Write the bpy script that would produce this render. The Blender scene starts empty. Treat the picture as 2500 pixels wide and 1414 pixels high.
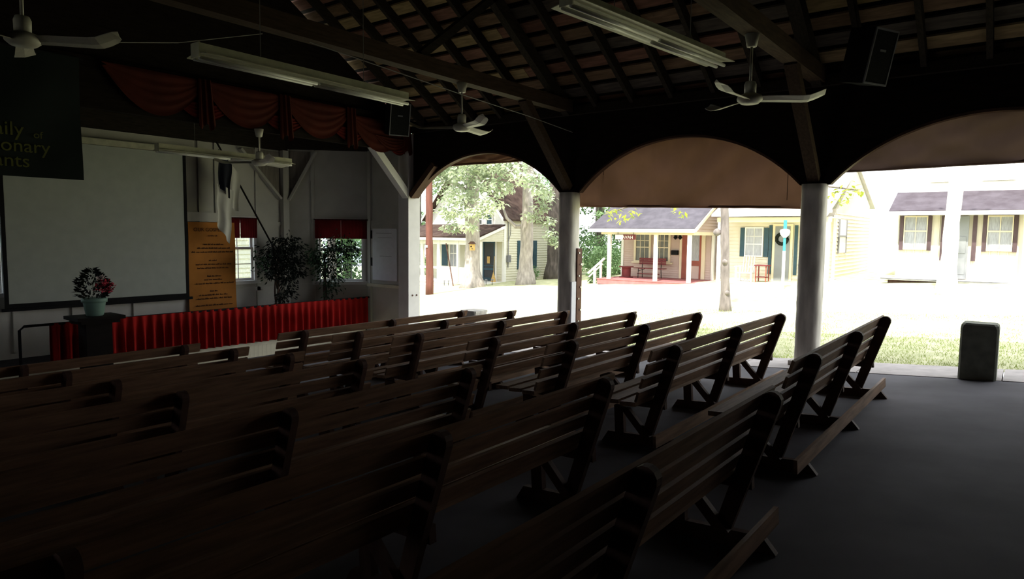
import bpy, math, random
from mathutils import Vector, Matrix
random.seed(7)
C = bpy.context.scene.collection
scene = bpy.context.scene
PI = math.pi

# ------------------------------------------------------------------ camera
F_PX, PITCH, ROLL, YAW, EYE = 1647.07, 0.0815, 0.0114, 0.9163, 1.608
cy, sy, cp, sp = math.cos(YAW), math.sin(YAW), math.cos(PITCH), math.sin(PITCH)
fw = Vector((sy * cp, cy * cp, -sp)); rt = Vector((cy, -sy, 0)); up = rt.cross(fw)
r2 = rt * math.cos(ROLL) + up * math.sin(ROLL); u2 = -rt * math.sin(ROLL) + up * math.cos(ROLL)
cd = bpy.data.cameras.new('camera'); cd.sensor_width = 36; cd.sensor_fit = 'HORIZONTAL'
cd.lens = F_PX / 2500 * 36; cd.clip_start = 0.05; cd.clip_end = 400
cam = bpy.data.objects.new('camera', cd); C.objects.link(cam)
M = Matrix((r2, u2, -fw)).transposed().to_4x4(); M.translation = Vector((0, 0, EYE)); cam.matrix_world = M
scene.camera = cam

# ------------------------------------------------------------------ sky, sun, exposure
world = bpy.data.worlds.new('world'); scene.world = world; world.use_nodes = True
bg = world.node_tree.nodes['Background']; bg.inputs[0].default_value = (0.92, 0.96, 1.0, 1); bg.inputs[1].default_value = 3.6
sl = bpy.data.lights.new('sun', 'SUN'); sl.energy = 9.0; sl.angle = math.radians(1.5); sl.color = (1.0, 0.95, 0.86)
sun = bpy.data.objects.new('sun', sl); C.objects.link(sun)
sd = Vector((0.56, 0.10, -0.82)).normalized()
sun.rotation_euler = sd.to_track_quat('-Z', 'Y').to_euler(); sun.location = (-20, -5, 30)
vs = scene.view_settings; vs.view_transform = 'Standard'; vs.look = 'None'; vs.gamma = 1.0; vs.use_curve_mapping = False
vs.exposure = 0.0

# ------------------------------------------------------------------ materials
def mat(name, col, rough=0.7, var=0.15, scale=6.0, stretch=(1, 1, 1), bump=0.0, spec=0.3, metal=0.0, trans=0.0, col2=None, detail=4):
    m = bpy.data.materials.new(name); m.use_nodes = True
    nt = m.node_tree; b = nt.nodes['Principled BSDF']
    b.inputs['Roughness'].default_value = rough; b.inputs['Metallic'].default_value = metal
    b.inputs['Specular IOR Level'].default_value = spec
    tc = nt.nodes.new('ShaderNodeTexCoord'); mp = nt.nodes.new('ShaderNodeMapping'); mp.inputs['Scale'].default_value = stretch
    nz = nt.nodes.new('ShaderNodeTexNoise'); nz.inputs['Scale'].default_value = scale; nz.inputs['Detail'].default_value = detail
    nt.links.new(tc.outputs['Object'], mp.inputs[0]); nt.links.new(mp.outputs[0], nz.inputs['Vector'])
    rp = nt.nodes.new('ShaderNodeValToRGB'); e = rp.color_ramp.elements
    c2 = col2 if col2 else tuple(min(1, c * (1 + var)) for c in col)
    e[0].position = 0.3; e[1].position = 0.7
    e[0].color = (*[c * (1 - var) for c in col], 1); e[1].color = (*c2, 1)
    nt.links.new(nz.outputs['Fac'], rp.inputs[0]); nt.links.new(rp.outputs[0], b.inputs['Base Color'])
    if bump:
        bp = nt.nodes.new('ShaderNodeBump'); bp.inputs['Strength'].default_value = bump; bp.inputs['Distance'].default_value = 0.02
        nt.links.new(nz.outputs['Fac'], bp.inputs['Height']); nt.links.new(bp.outputs[0], b.inputs['Normal'])
    if trans:
        tr = nt.nodes.new('ShaderNodeBsdfTranslucent'); mx = nt.nodes.new('ShaderNodeMixShader'); mx.inputs[0].default_value = trans
        nt.links.new(rp.outputs[0], tr.inputs[0]); nt.links.new(b.outputs[0], mx.inputs[1]); nt.links.new(tr.outputs[0], mx.inputs[2])
        nt.links.new(mx.outputs[0], nt.nodes['Material Output'].inputs[0])
    return m
def glass_mat(name, tint=(0.85, 0.9, 0.95), gloss=0.12):
    m = bpy.data.materials.new(name); m.use_nodes = True; nt = m.node_tree
    for n in list(nt.nodes):
        if n.type == 'BSDF_PRINCIPLED': nt.nodes.remove(n)
    t = nt.nodes.new('ShaderNodeBsdfTransparent'); t.inputs[0].default_value = (*tint, 1)
    g = nt.nodes.new('ShaderNodeBsdfGlossy'); g.inputs['Roughness'].default_value = 0.05
    mx = nt.nodes.new('ShaderNodeMixShader'); mx.inputs[0].default_value = gloss
    nt.links.new(t.outputs[0], mx.inputs[1]); nt.links.new(g.outputs[0], mx.inputs[2])
    nt.links.new(mx.outputs[0], nt.nodes['Material Output'].inputs[0])
    return m
def shingle_mat(name, c1, c2, sx=4.0):
    m = bpy.data.materials.new(name); m.use_nodes = True; nt = m.node_tree; b = nt.nodes['Principled BSDF']
    b.inputs['Roughness'].default_value = 0.9; b.inputs['Specular IOR Level'].default_value = 0.15
    tc = nt.nodes.new('ShaderNodeTexCoord'); nz = nt.nodes.new('ShaderNodeTexNoise'); nz.inputs['Scale'].default_value = 2.5; nz.inputs['Detail'].default_value = 6
    nt.links.new(tc.outputs['Object'], nz.inputs['Vector'])
    rp = nt.nodes.new('ShaderNodeValToRGB'); e = rp.color_ramp.elements
    e[0].color = (*c1, 1); e[1].color = (*c2, 1); e[0].position = 0.35; e[1].position = 0.7
    nt.links.new(nz.outputs['Fac'], rp.inputs[0]); nt.links.new(rp.outputs[0], b.inputs['Base Color'])
    return m

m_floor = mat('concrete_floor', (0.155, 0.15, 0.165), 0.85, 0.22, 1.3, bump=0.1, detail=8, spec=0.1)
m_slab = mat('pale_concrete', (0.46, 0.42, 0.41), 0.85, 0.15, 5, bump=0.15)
m_lawn = mat('lawn_green', (0.42, 0.45, 0.22), 0.95, 0.22, 3.0, col2=(0.60, 0.58, 0.38), detail=8)
m_road = mat('pale_gravel', (0.62, 0.57, 0.50), 0.95, 0.12, 9)
m_grass = mat('grass_blade', (0.36, 0.44, 0.12), 0.7, 0.35, 2.0, trans=0.3)
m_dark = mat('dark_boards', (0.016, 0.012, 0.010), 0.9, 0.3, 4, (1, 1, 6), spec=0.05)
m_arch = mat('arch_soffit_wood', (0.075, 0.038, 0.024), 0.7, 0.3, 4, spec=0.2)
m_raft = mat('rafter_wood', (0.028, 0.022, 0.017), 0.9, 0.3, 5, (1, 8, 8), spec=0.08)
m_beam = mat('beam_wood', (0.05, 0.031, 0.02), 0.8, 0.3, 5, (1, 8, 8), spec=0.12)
m_sheath = [mat('roof_board_%s' % n, c, 0.85, 0.3, 4, (6, 0.8, 6), bump=0.2, spec=0.1) for n, c in
            (('brown', (0.15, 0.095, 0.06)), ('red', (0.17, 0.085, 0.062)), ('ochre', (0.28, 0.20, 0.105)), ('grey', (0.075, 0.062, 0.052)))]
m_roofing = mat('black_underlay', (0.02, 0.018, 0.016), 0.95, 0.2, 3, spec=0.05)
m_post = mat('weathered_concrete', (0.66, 0.62, 0.56), 0.85, 0.3, 2.5, (3, 3, 0.7), bump=0.35, detail=8)
m_white = mat('white_paint', (0.72, 0.70, 0.68), 0.6, 0.08, 3, bump=0.05)
m_wallw = mat('stage_white_wall', (0.50, 0.48, 0.43), 0.8, 0.1, 2.0)
m_bare = mat('bare_stage_boards', (0.24, 0.21, 0.18), 0.85, 0.2, 3, (8, 8, 1))
m_cream = mat('cream_trim', (0.66, 0.62, 0.46), 0.6, 0.08, 4)
m_bench = mat('bench_wood', (0.27, 0.155, 0.092), 0.62, 0.35, 3.0, (1, 9, 9), bump=0.15, spec=0.25)
m_bench2 = mat('bench_dark_wood', (0.095, 0.048, 0.033), 0.65, 0.3, 4.0, (4, 4, 2), bump=0.1, spec=0.2)
m_canvas = mat('brown_canvas', (0.225, 0.12, 0.075), 0.9, 0.2, 1.6, (1, 1, 0.6), trans=0.15, bump=0.3)
m_canvas2 = mat('grey_brown_canvas', (0.17, 0.11, 0.09), 0.9, 0.2, 1.6, (1, 1, 0.6), trans=0.15, bump=0.3)
m_rust = mat('rusty_steel', (0.10, 0.045, 0.03), 0.6, 0.3, 8, metal=0.3)
m_bolt = mat('steel_bolt', (0.55, 0.55, 0.56), 0.35, 0.1, 8, metal=0.7)
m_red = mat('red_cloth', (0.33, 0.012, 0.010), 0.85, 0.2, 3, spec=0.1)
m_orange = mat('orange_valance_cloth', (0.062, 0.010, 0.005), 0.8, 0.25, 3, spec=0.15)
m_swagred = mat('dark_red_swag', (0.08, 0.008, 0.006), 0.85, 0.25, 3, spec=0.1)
m_maroon = mat('maroon_valance', (0.07, 0.005, 0.006), 0.9, 0.25, 3, spec=0.1, trans=0.2)
m_screen = mat('projection_screen_white', (0.40, 0.42, 0.385), 0.8, 0.05, 6)
m_black = mat('black_fabric', (0.012, 0.012, 0.013), 0.8, 0.2, 5, spec=0.1)
m_banner = mat('dark_banner_cloth', (0.012, 0.017, 0.016), 0.85, 0.3, 1.2, spec=0.15)
m_gold = mat('gold_green_lettering', (0.09, 0.095, 0.015), 0.7, 0.2, 6)
m_scroll = mat('orange_paper', (0.42, 0.16, 0.026), 0.8, 0.2, 2.0)
m_ink = mat('brown_ink', (0.06, 0.022, 0.008), 0.8, 0.2, 10)
m_flagw = mat('white_flag_cloth', (0.70, 0.68, 0.62), 0.85, 0.05, 3, trans=0.2)
m_navy = mat('navy_cloth', (0.01, 0.011, 0.02), 0.85, 0.2, 3)
m_darkwood = mat('dark_varnished_wood', (0.010, 0.007, 0.006), 0.7, 0.3, 4, (1, 1, 4), spec=0.1)
m_carpet = mat('dark_stage_carpet', (0.03, 0.026, 0.03), 0.95, 0.2, 9)
m_mint = mat('mint_plastic', (0.19, 0.30, 0.25), 0.5, 0.08, 4)
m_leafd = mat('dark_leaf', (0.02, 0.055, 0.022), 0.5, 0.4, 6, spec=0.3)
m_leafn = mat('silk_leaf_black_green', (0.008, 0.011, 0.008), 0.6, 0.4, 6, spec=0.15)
m_fred = mat('pink_red_petal', (0.45, 0.03, 0.06), 0.6, 0.25, 6)
m_fwhite = mat('white_petal', (0.6, 0.5, 0.5), 0.6, 0.1, 6)
m_stem = mat('twisted_bark', (0.09, 0.06, 0.045), 0.8, 0.3, 9, (1, 1, 0.5), bump=0.4)
m_fix = mat('cream_enamel', (0.48, 0.47, 0.34), 0.5, 0.16, 9, spec=0.35)
m_tube = mat('off_white_tube', (0.80, 0.80, 0.76), 0.25, 0.04, 3, spec=0.5)
m_fan = mat('fan_enamel', (0.50, 0.48, 0.41), 0.45, 0.1, 8, spec=0.4)
m_grille = mat('speaker_grille', (0.015, 0.015, 0.015), 0.8, 0.3, 60, spec=0.1)
m_spk = mat('speaker_cabinet_trim', (0.18, 0.18, 0.19), 0.55, 0.1, 6)
m_wire = mat('grey_wire', (0.16, 0.15, 0.14), 0.6, 0.1, 6)
m_paper = mat('white_paper', (0.80, 0.80, 0.84), 0.8, 0.04, 8)
m_block = mat('mossy_concrete', (0.24, 0.25, 0.20), 0.9, 0.25, 7, bump=0.3)
m_glass = glass_mat('window_glass')
# outdoors
m_h1 = mat('cream_siding', (0.66, 0.63, 0.50), 0.7, 0.05, 2)
m_h2 = mat('pink_beige_siding', (0.55, 0.42, 0.37), 0.7, 0.06, 2)
m_h3 = mat('pale_cream_siding', (0.72, 0.66, 0.55), 0.7, 0.05, 2)
m_trim = mat('bright_white_trim', (0.80, 0.78, 0.74), 0.6, 0.04, 3)
m_ctrim = mat('cream_casing', (0.74, 0.64, 0.46), 0.6, 0.05, 3)
m_teal = mat('teal_shutter', (0.035, 0.075, 0.10), 0.6, 0.12, 5)
m_tealp = mat('teal_post_paint', (0.05, 0.30, 0.34), 0.5, 0.1, 5)
m_screenm = mat('dark_insect_screen', (0.05, 0.055, 0.06), 0.7, 0.1, 20)
m_pane = mat('dim_window_pane', (0.13, 0.13, 0.12), 0.12, 0.3, 3, spec=0.6)
m_panel = mat('curtained_window_pane', (0.36, 0.37, 0.40), 0.2, 0.25, 5, (3, 12, 1), spec=0.6)
m_shbrown = shingle_mat('mossy_brown_shingle', (0.035, 0.020, 0.017), (0.075, 0.050, 0.040))
m_shgrey = shingle_mat('violet_grey_shingle', (0.064, 0.059, 0.070), (0.094, 0.087, 0.102))
m_shdark = shingle_mat('plum_grey_shingle', (0.066, 0.055, 0.066), (0.098, 0.086, 0.102))
m_shpale = shingle_mat('pale_grey_shingle', (0.5, 0.5, 0.5), (0.62, 0.6, 0.6))
m_deck = mat('red_deck_paint', (0.42, 0.15, 0.15), 0.7, 0.15, 4)
m_redw = mat('barn_red_wood', (0.15, 0.03, 0.032), 0.7, 0.15, 4)
m_rdoor = mat('red_brown_door', (0.28, 0.08, 0.055), 0.6, 0.15, 4)
m_plum = mat('plum_brown_shutter', (0.085, 0.055, 0.06), 0.7, 0.12, 5)
m_gdoor = mat('grey_door', (0.24, 0.25, 0.26), 0.6, 0.06, 3)
m_bark = mat('grey_bark', (0.10, 0.083, 0.075), 0.95, 0.45, 7, (1, 1, 0.25), bump=0.8, detail=8)
m_glarebark = mat('sun_glare_bark', (0.66, 0.62, 0.58), 0.95, 0.2, 9, (1, 1, 0.3), bump=0.6)  # bark whitened in its colour to stand in for overexposed sunlight
m_barko = mat('pale_oak_bark', (0.36, 0.32, 0.30), 0.95, 0.3, 9, (1, 1, 0.3), bump=0.8, detail=8)
m_barkp = mat('pale_bark', (0.20, 0.175, 0.165), 0.95, 0.35, 9, (1, 1, 0.3), bump=0.8, detail=8)
m_pole = mat('creosote_pole_wood', (0.13, 0.05, 0.038), 0.8, 0.25, 5, (2, 2, 0.3))
m_oak = mat('oak_leaf', (0.38, 0.50, 0.28), 0.55, 0.45, 1.0, col2=(0.78, 0.84, 0.66), trans=0.35)
m_yleaf = mat('yellow_green_leaf', (0.36, 0.42, 0.06), 0.55, 0.25, 1.5, trans=0.45)
m_wood_leaf = mat('woodland_leaf', (0.13, 0.25, 0.11), 0.6, 0.4, 0.8, col2=(0.28, 0.42, 0.20), trans=0.3)
m_shadelattice = mat('under_porch_shadow_lattice', (0.10, 0.055, 0.05), 0.9, 0.3, 9)
m_straw = mat('broom_straw', (0.55, 0.36, 0.13), 0.9, 0.2, 20)
m_globe = mat('white_globe', (0.85, 0.85, 0.85), 0.3, 0.02, 3)

# ------------------------------------------------------------------ mesh helpers
class MB:
    def __init__(s): s.v = []; s.f = []
    def add(s, vs, fs):
        o = len(s.v); s.v += [tuple(v) for v in vs]; s.f += [tuple(i + o for i in f) for f in fs]; return s
    def box(s, x0, x1, y0, y1, z0, z1):
        return s.add([(x0,y0,z0),(x1,y0,z0),(x1,y1,z0),(x0,y1,z0),(x0,y0,z1),(x1,y0,z1),(x1,y1,z1),(x0,y1,z1)],
                     [(0,3,2,1),(4,5,6,7),(0,1,5,4),(1,2,6,5),(2,3,7,6),(3,0,4,7)])
    def beam(s, p, q, w, h, upv=(0, 0, 1)):
        p = Vector(p); q = Vector(q); d = (q - p).normalized(); u = Vector(upv)
        a = d.cross(u)
        if a.length < 1e-4: a = d.cross(Vector((1, 0, 0)))
        a.normalize(); b = a.cross(d); a *= w / 2; b *= h / 2
        return s.add([p-a-b, p+a-b, p+a+b, p-a+b, q-a-b, q+a-b, q+a+b, q-a+b],
                     [(0,3,2,1),(4,5,6,7),(0,1,5,4),(1,2,6,5),(2,3,7,6),(3,0,4,7)])
    def prism(s, poly, fn, d0, d1):
        n = len(poly)
        vs = [fn(a, b, d0) for a, b in poly] + [fn(a, b, d1) for a, b in poly]
        return s.add(vs, [tuple(range(n - 1, -1, -1)), tuple(range(n, 2 * n))] + [(i, (i+1) % n, n + (i+1) % n, n + i) for i in range(n)])
    def tube(s, pts, rad, n=8, cap=True):
        pts = [Vector(p) for p in pts]; k = len(pts)
        if not hasattr(rad, '__len__'): rad = [rad] * k
        o = len(s.v); vs = []
        ref = Vector((0.13, 0.31, 0.94))
        for i, p in enumerate(pts):
            d = (pts[min(i+1, k-1)] - pts[max(i-1, 0)]).normalized()
            a = d.cross(ref)
            if a.length < 0.05: a = d.cross(Vector((1, 0, 0)))
            a.normalize(); b = d.cross(a)
            for j in range(n):
                t = 2 * PI * j / n
                vs.append(p + a * math.cos(t) * rad[i] + b * math.sin(t) * rad[i])
        fs = [(i*n + j, i*n + (j+1) % n, (i+1)*n + (j+1) % n, (i+1)*n + j) for i in range(k-1) for j in range(n)]
        if cap: fs += [tuple(range(n-1, -1, -1)), tuple((k-1)*n + j for j in range(n))]
        return s.add(vs, fs)
    def lathe(s, prof, c=(0, 0, 0), n=16, flute=0.0):
        vs = []
        for r, z in prof:
            for j in range(n):
                t = 2 * PI * j / n; rr = r * (1 - (flute if j % 2 else 0))
                vs.append((c[0] + rr * math.cos(t), c[1] + rr * math.sin(t), c[2] + z))
        k = len(prof)
        fs = [(i*n + j, i*n + (j+1) % n, (i+1)*n + (j+1) % n, (i+1)*n + j) for i in range(k-1) for j in range(n)]
        fs += [tuple(range(n-1, -1, -1)), tuple((k-1)*n + j for j in range(n))]
        return s.add(vs, fs)
    def leaf(s, c, d, l, w, upv=None):
        d = Vector(d).normalized(); a = d.cross(Vector(upv) if upv else Vector((random.uniform(-1,1), random.uniform(-1,1), random.uniform(-1,1))))
        if a.length < 1e-3: a = d.cross(Vector((1, 0, 0.3)))
        a.normalize(); nn = a.cross(d); c = Vector(c)
        return s.add([c, c + d*l*0.45 + a*w/2 + nn*l*0.08, c + d*l, c + d*l*0.45 - a*w/2 + nn*l*0.08], [(0, 1, 2), (0, 2, 3)])

def wloc(p):
    v = Vector((0, 0, 0))
    while p is not None: v += p.location; p = p.parent
    return v
def obj(name, mb, m, parent=None, smooth=False, local=False):
    me = bpy.data.meshes.new(name)
    vs = mb.v
    if parent is not None and not local:
        o = wloc(parent); vs = [(v[0]-o.x, v[1]-o.y, v[2]-o.z) for v in vs]
    me.from_pydata(vs, [], mb.f); me.update()
    me.materials.append(m)
    if smooth:
        me.polygons.foreach_set('use_smooth', [True] * len(me.polygons))
    ob = bpy.data.objects.new(name, me); C.objects.link(ob)
    if parent is not None: ob.parent = parent
    return ob
def tag(o, label, cat, group=None, kind=None):
    o['label'] = label; o['category'] = cat
    if group: o['group'] = group
    if kind: o['kind'] = kind
    return o
def thing(name, label, cat, loc=(0, 0, 0), group=None):
    o = bpy.data.objects.new(name, None); o.empty_display_size = 0.2; C.objects.link(o); o.location = loc
    return tag(o, label, cat, group)
def structure(o, label=None):
    o['kind'] = 'structure'
    if label: o['label'] = label
    return o
def sroot(name, loc=(0, 0, 0), label=None):
    o = bpy.data.objects.new(name, None); C.objects.link(o); o.location = loc
    return structure(o, label)
def stuff(o): o['kind'] = 'stuff'; return o
def bx(*a): return MB().box(*a)
def inst(name, me, parent, loc):
    ob = bpy.data.objects.new(name, me); C.objects.link(ob); ob.parent = parent; ob.location = loc; return ob
def text_mb(s, size, fn, depth=0.004):
    cu = bpy.data.curves.new('t', 'FONT'); cu.body = s; cu.size = size; cu.extrude = depth; cu.resolution_u = 3
    o = bpy.data.objects.new('t', cu); C.objects.link(o)
    dg = bpy.context.evaluated_depsgraph_get(); me = bpy.data.meshes.new_from_object(o.evaluated_get(dg))
    mb = MB(); mb.add([fn(v.co.x, v.co.y, v.co.z) for v in me.vertices], [tuple(p.vertices) for p in me.polygons])
    bpy.data.objects.remove(o); bpy.data.meshes.remove(me); bpy.data.curves.remove(cu)
    return mb

SL = 0.0687
def fz(y): return -SL * y                       # sloping pavilion floor
def zg(x, y): return -0.05 - 0.056 * y + 0.02 * (x - 10)   # ground outside
TILT = math.atan(SL)
WX = 10.05
POSTS = [10.45, 6.43, 2.42, -1.60, -5.62]

# ================================================================== STRUCTURE
# floor: one sloping slab
mb = MB(); X0, X1, Y0, Y1 = -10.2, 9.5, -6.0, 11.9
mb.add([(X0,Y0,fz(Y0)),(X1,Y0,fz(Y0)),(X1,Y1,fz(Y1)),(X0,Y1,fz(Y1)),(X0,Y0,fz(Y0)-.3),(X1,Y0,fz(Y0)-.3),(X1,Y1,fz(Y1)-.3),(X0,Y1,fz(Y1)-.3)],
       [(0,1,2,3),(7,6,5,4),(0,4,5,1),(1,5,6,2),(2,6,7,3),(3,7,4,0)])
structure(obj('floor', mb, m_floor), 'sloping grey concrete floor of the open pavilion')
# walkway slabs along the arches
walk = sroot('walkway', (9.96, 2.4, fz(2.4)), 'strip of pale concrete slabs under the arches')
yy = -5.9
while yy < 10.3:
    y1 = min(yy + 1.52, 10.3)
    for xa, xb in ((9.508, 10.42),):
        mb = MB(); a, b = yy + .006, y1 - .006
        mb.add([(xa,a,fz(a)+.006),(xb,a,fz(a)+.004),(xb,b,fz(b)+.004),(xa,b,fz(b)+.006),(xa,a,fz(a)-.2),(xb,a,fz(a)-.2),(xb,b,fz(b)-.2),(xa,b,fz(b)-.2)],
               [(0,1,2,3),(7,6,5,4),(0,4,5,1),(1,5,6,2),(2,6,7,3),(3,7,4,0)])
        obj('slab', mb, m_slab, walk)
    yy += 1.52
# ground outside
def gridground(x0, x1, y0, y1, nx, ny, dz, wob=0.03):
    mb = MB(); vs = []; fs = []
    for i in range(nx + 1):
        for j in range(ny + 1):
            x = x0 + (x1-x0) * i / nx; y = y0 + (y1-y0) * j / ny
            vs.append((x, y, zg(x, y) + dz + wob * math.sin(x*1.3 + y*.7) * math.sin(y*.9 - x*.4) * min(1, (x-10.4)*.3)))
    for i in range(nx):
        for j in range(ny):
            a = i*(ny+1)+j; fs.append((a, a+ny+1, a+ny+2, a+1))
    return mb.add(vs, fs)
structure(obj('ground_lawn', gridground(10.42, 75, -40, 80, 80, 130, 0), m_lawn, smooth=True), 'sunlit lawn between the pavilion and the cottages')
# earth under building edge / around
mb = MB().add([(-40,-40,-1.4),(10.6,-40,-1.4),(10.6,60,-3.2),(-40,60,-3.2)], [(0,1,2,3)])
structure(obj('ground_earth', mb, m_lawn), 'low ground around the pavilion')

# ---- arched right wall
def arch_z(d, hw=1.80, rise=0.80, z0=2.34):
    R = (hw*hw + rise*rise) / (2*rise)
    return z0 + rise - R + math.sqrt(max(0, R*R - d*d))
wall = sroot('wall_right', (WX, 2.4, 2.34), 'dark boarded wall with segmental arches on concrete pillars')
TOPZ = 3.86; TH = 0.05
mb = MB(); sof = MB()
for k in range(len(POSTS) - 1):
    ya, yb = POSTS[k+1], POSTS[k]; c = (ya+yb)/2; hw = (yb-ya)/2 - 0.2
    N = 28
    ds = [-hw + 2*hw*i/N for i in range(N+1)]
    zs = [arch_z(d, hw) for d in ds]
    # solid over pier halves
    for i in range(N):
        y0, y1, z0, z1 = c+ds[i], c+ds[i+1], zs[i], zs[i+1]
        vs = [(WX-TH,y0,z0),(WX-TH,y1,z1),(WX-TH,y1,TOPZ),(WX-TH,y0,TOPZ),(WX+TH,y0,z0),(WX+TH,y1,z1),(WX+TH,y1,TOPZ),(WX+TH,y0,TOPZ)]
        mb.add(vs, [(0,3,2,1),(4,5,6,7)])
        sof.add([(WX-TH-.01,y0,z0),(WX-TH-.01,y1,z1),(WX+TH+.01,y1,z1),(WX+TH+.01,y0,z0),(WX-TH-.01,y0,z0+.035),(WX-TH-.01,y1,z1+.035),(WX+TH+.01,y1,z1+.035),(WX+TH+.01,y0,z0+.035)],
                [(0,1,2,3),(0,4,5,1),(3,2,6,7),(4,7,6,5)])
    for yc, s in ((ya, 1), (yb, -1)):
        a, b = sorted((yc if k or s > 0 else 10.295, yc + s*0.2))
        mb.box(WX-TH, WX+TH, a, b, 2.34, TOPZ)
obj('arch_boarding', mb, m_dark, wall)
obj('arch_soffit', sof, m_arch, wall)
for y_, s_ in ((10.28, -1),):
    obj('arch_brace', MB().beam((WX-.11, y_, 2.37), (WX-.11, y_ + s_*(.66 if y_ > 10 else 1.05), 2.99 if y_ > 10 else 3.36), 0.11, 0.13, (1, 0, 0)), m_arch if y_ > 10 else m_raft, wall)
obj('wall_plate', bx(WX-.14, WX+.14, -6, 10.29, 3.66, 3.80), m_raft, wall)

# ---- left and back walls unseen, closed to keep the hall dark; stage gable
mb = MB().box(-10.3, -10.1, -6.1, 6.6, -0.9, 3.86).box(-10.3, -10.1, 6.6, 10.2, 2.3, 3.86).box(-10.3, -10.1, 6.6, 10.2, -0.9, 0.5).box(-10.3, -10.1, 10.2, 10.6, -0.9, 3.86)  # bay opened in this unseen wall to brighten the pillars
structure(obj('wall_left', mb, m_dark), 'unseen side wall closed against daylight, one bay opened to light the pillars')
mb = MB(); mb.prism([(-10.3,-.2),(10.16,-.2),(10.16,3.8),(0,10.4),(-10.3,3.8)], lambda a,b,d:(a,d,b), -6.2, -6.02)
structure(obj('wall_back', mb, m_dark), 'unseen end wall closed to keep daylight out')
mb = MB(); mb.prism([(-10.3,3.30),(9.86,3.30),(9.86,3.9),(0,10.35),(-10.3,3.80)], lambda a,b,d:(a,d,b), 10.48, 10.60)
structure(obj('wall_front', mb, m_dark), 'dark boarded gable above the stage opening')

# ---- roof: rafters, spaced boards, black underlay
PM = 0.65
def rz(x): return 3.84 + PM * (WX - x)
roof = sroot('ceiling', (5, 2.4, 6), 'open roof of dark rafters and spaced boards')
n = Vector((PM, 0, 1)).normalized()
mb = MB()
mb.add([(-0.0,-6.1,rz(0)+.09),(11.0,-6.1,rz(11.0)+.09),(11.0,10.7,rz(11.0)+.09),(0,10.7,rz(0)+.09),(0,-6.1,rz(0)+.13),(11.0,-6.1,rz(11.0)+.13),(11.0,10.7,rz(11.0)+.13),(0,10.7,rz(0)+.13)],
       [(0,3,2,1),(4,5,6,7),(0,1,5,4),(1,2,6,5),(2,3,7,6)])
mb.add([(-0.0,-6.1,rz(0)+.09),(-11.0,-6.1,rz(11.0)+.09),(-11.0,10.7,rz(11.0)+.09),(0,10.7,rz(0)+.09)], [(0,1,2,3)])
obj('roofing', mb, m_roofing, roof)
RY = [9.93 - 0.672*i for i in range(24)]
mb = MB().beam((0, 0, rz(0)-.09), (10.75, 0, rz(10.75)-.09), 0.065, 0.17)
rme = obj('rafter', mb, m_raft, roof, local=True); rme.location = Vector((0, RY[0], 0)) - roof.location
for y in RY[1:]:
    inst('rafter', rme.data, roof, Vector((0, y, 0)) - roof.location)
# spaced sheathing boards on the visible slope
segs = [(10.6, 6.9), (6.9, 2.9), (2.9, -1.1), (-1.1, -6.0)]
brd = {}
x = 10.62; bi = 0
while x > 3.6:
    w = 0.165
    for si, (yb, ya) in enumerate(segs):
        off = 0.336 * ((bi * 2) % 3 - 1) if si < 3 else 0
        mt = m_sheath[(bi * 5 + si * 3 + (bi // 3)) % 4] if bi > 1 else m_sheath[2]
        a = ya + (0.336*((bi*2)%3-1) if si < 3 else 0); b = yb + (0.336*((bi*2)%3-1) if si > 0 else 0)
        m2 = MB(); xa, xb = x, x - w
        m2.add([(xa,a+.004,rz(xa)+.005),(xa,b-.004,rz(xa)+.005),(xb,b-.004,rz(xb)+.005),(xb,a+.004,rz(xb)+.005),
                (xa,a+.004,rz(xa)+.03),(xa,b-.004,rz(xa)+.03),(xb,b-.004,rz(xb)+.03),(xb,a+.004,rz(xb)+.03)],
               [(0,1,2,3),(7,6,5,4),(0,4,5,1),(1,5,6,2),(2,6,7,3),(3,7,4,0)])
        obj('sheathing_board', m2, mt, roof)
    x -= 0.242; bi += 1

# ---- roof trusses: tie beam, knee brace, strut (one thing per pillar)
TRL = ['timber truss beam crossing above the middle pillar with a fan hanging from it', 'timber truss beam above the right-hand pillar behind the nearer hanging fan']
for k, y in ((1, POSTS[1]), (2, POSTS[2])):
    tr = sroot('truss', (WX, y, 3.6), TRL[k-1])
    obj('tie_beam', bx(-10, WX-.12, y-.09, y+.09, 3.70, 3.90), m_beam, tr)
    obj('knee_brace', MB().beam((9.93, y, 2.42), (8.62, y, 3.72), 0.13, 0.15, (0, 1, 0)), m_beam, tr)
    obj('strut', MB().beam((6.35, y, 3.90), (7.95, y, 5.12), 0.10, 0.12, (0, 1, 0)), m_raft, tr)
    obj('principal_rafter', MB().beam((9.9, y, 3.72), (0.2, y, rz(0.2)-.26), 0.12, 0.2), m_raft, tr)

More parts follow.
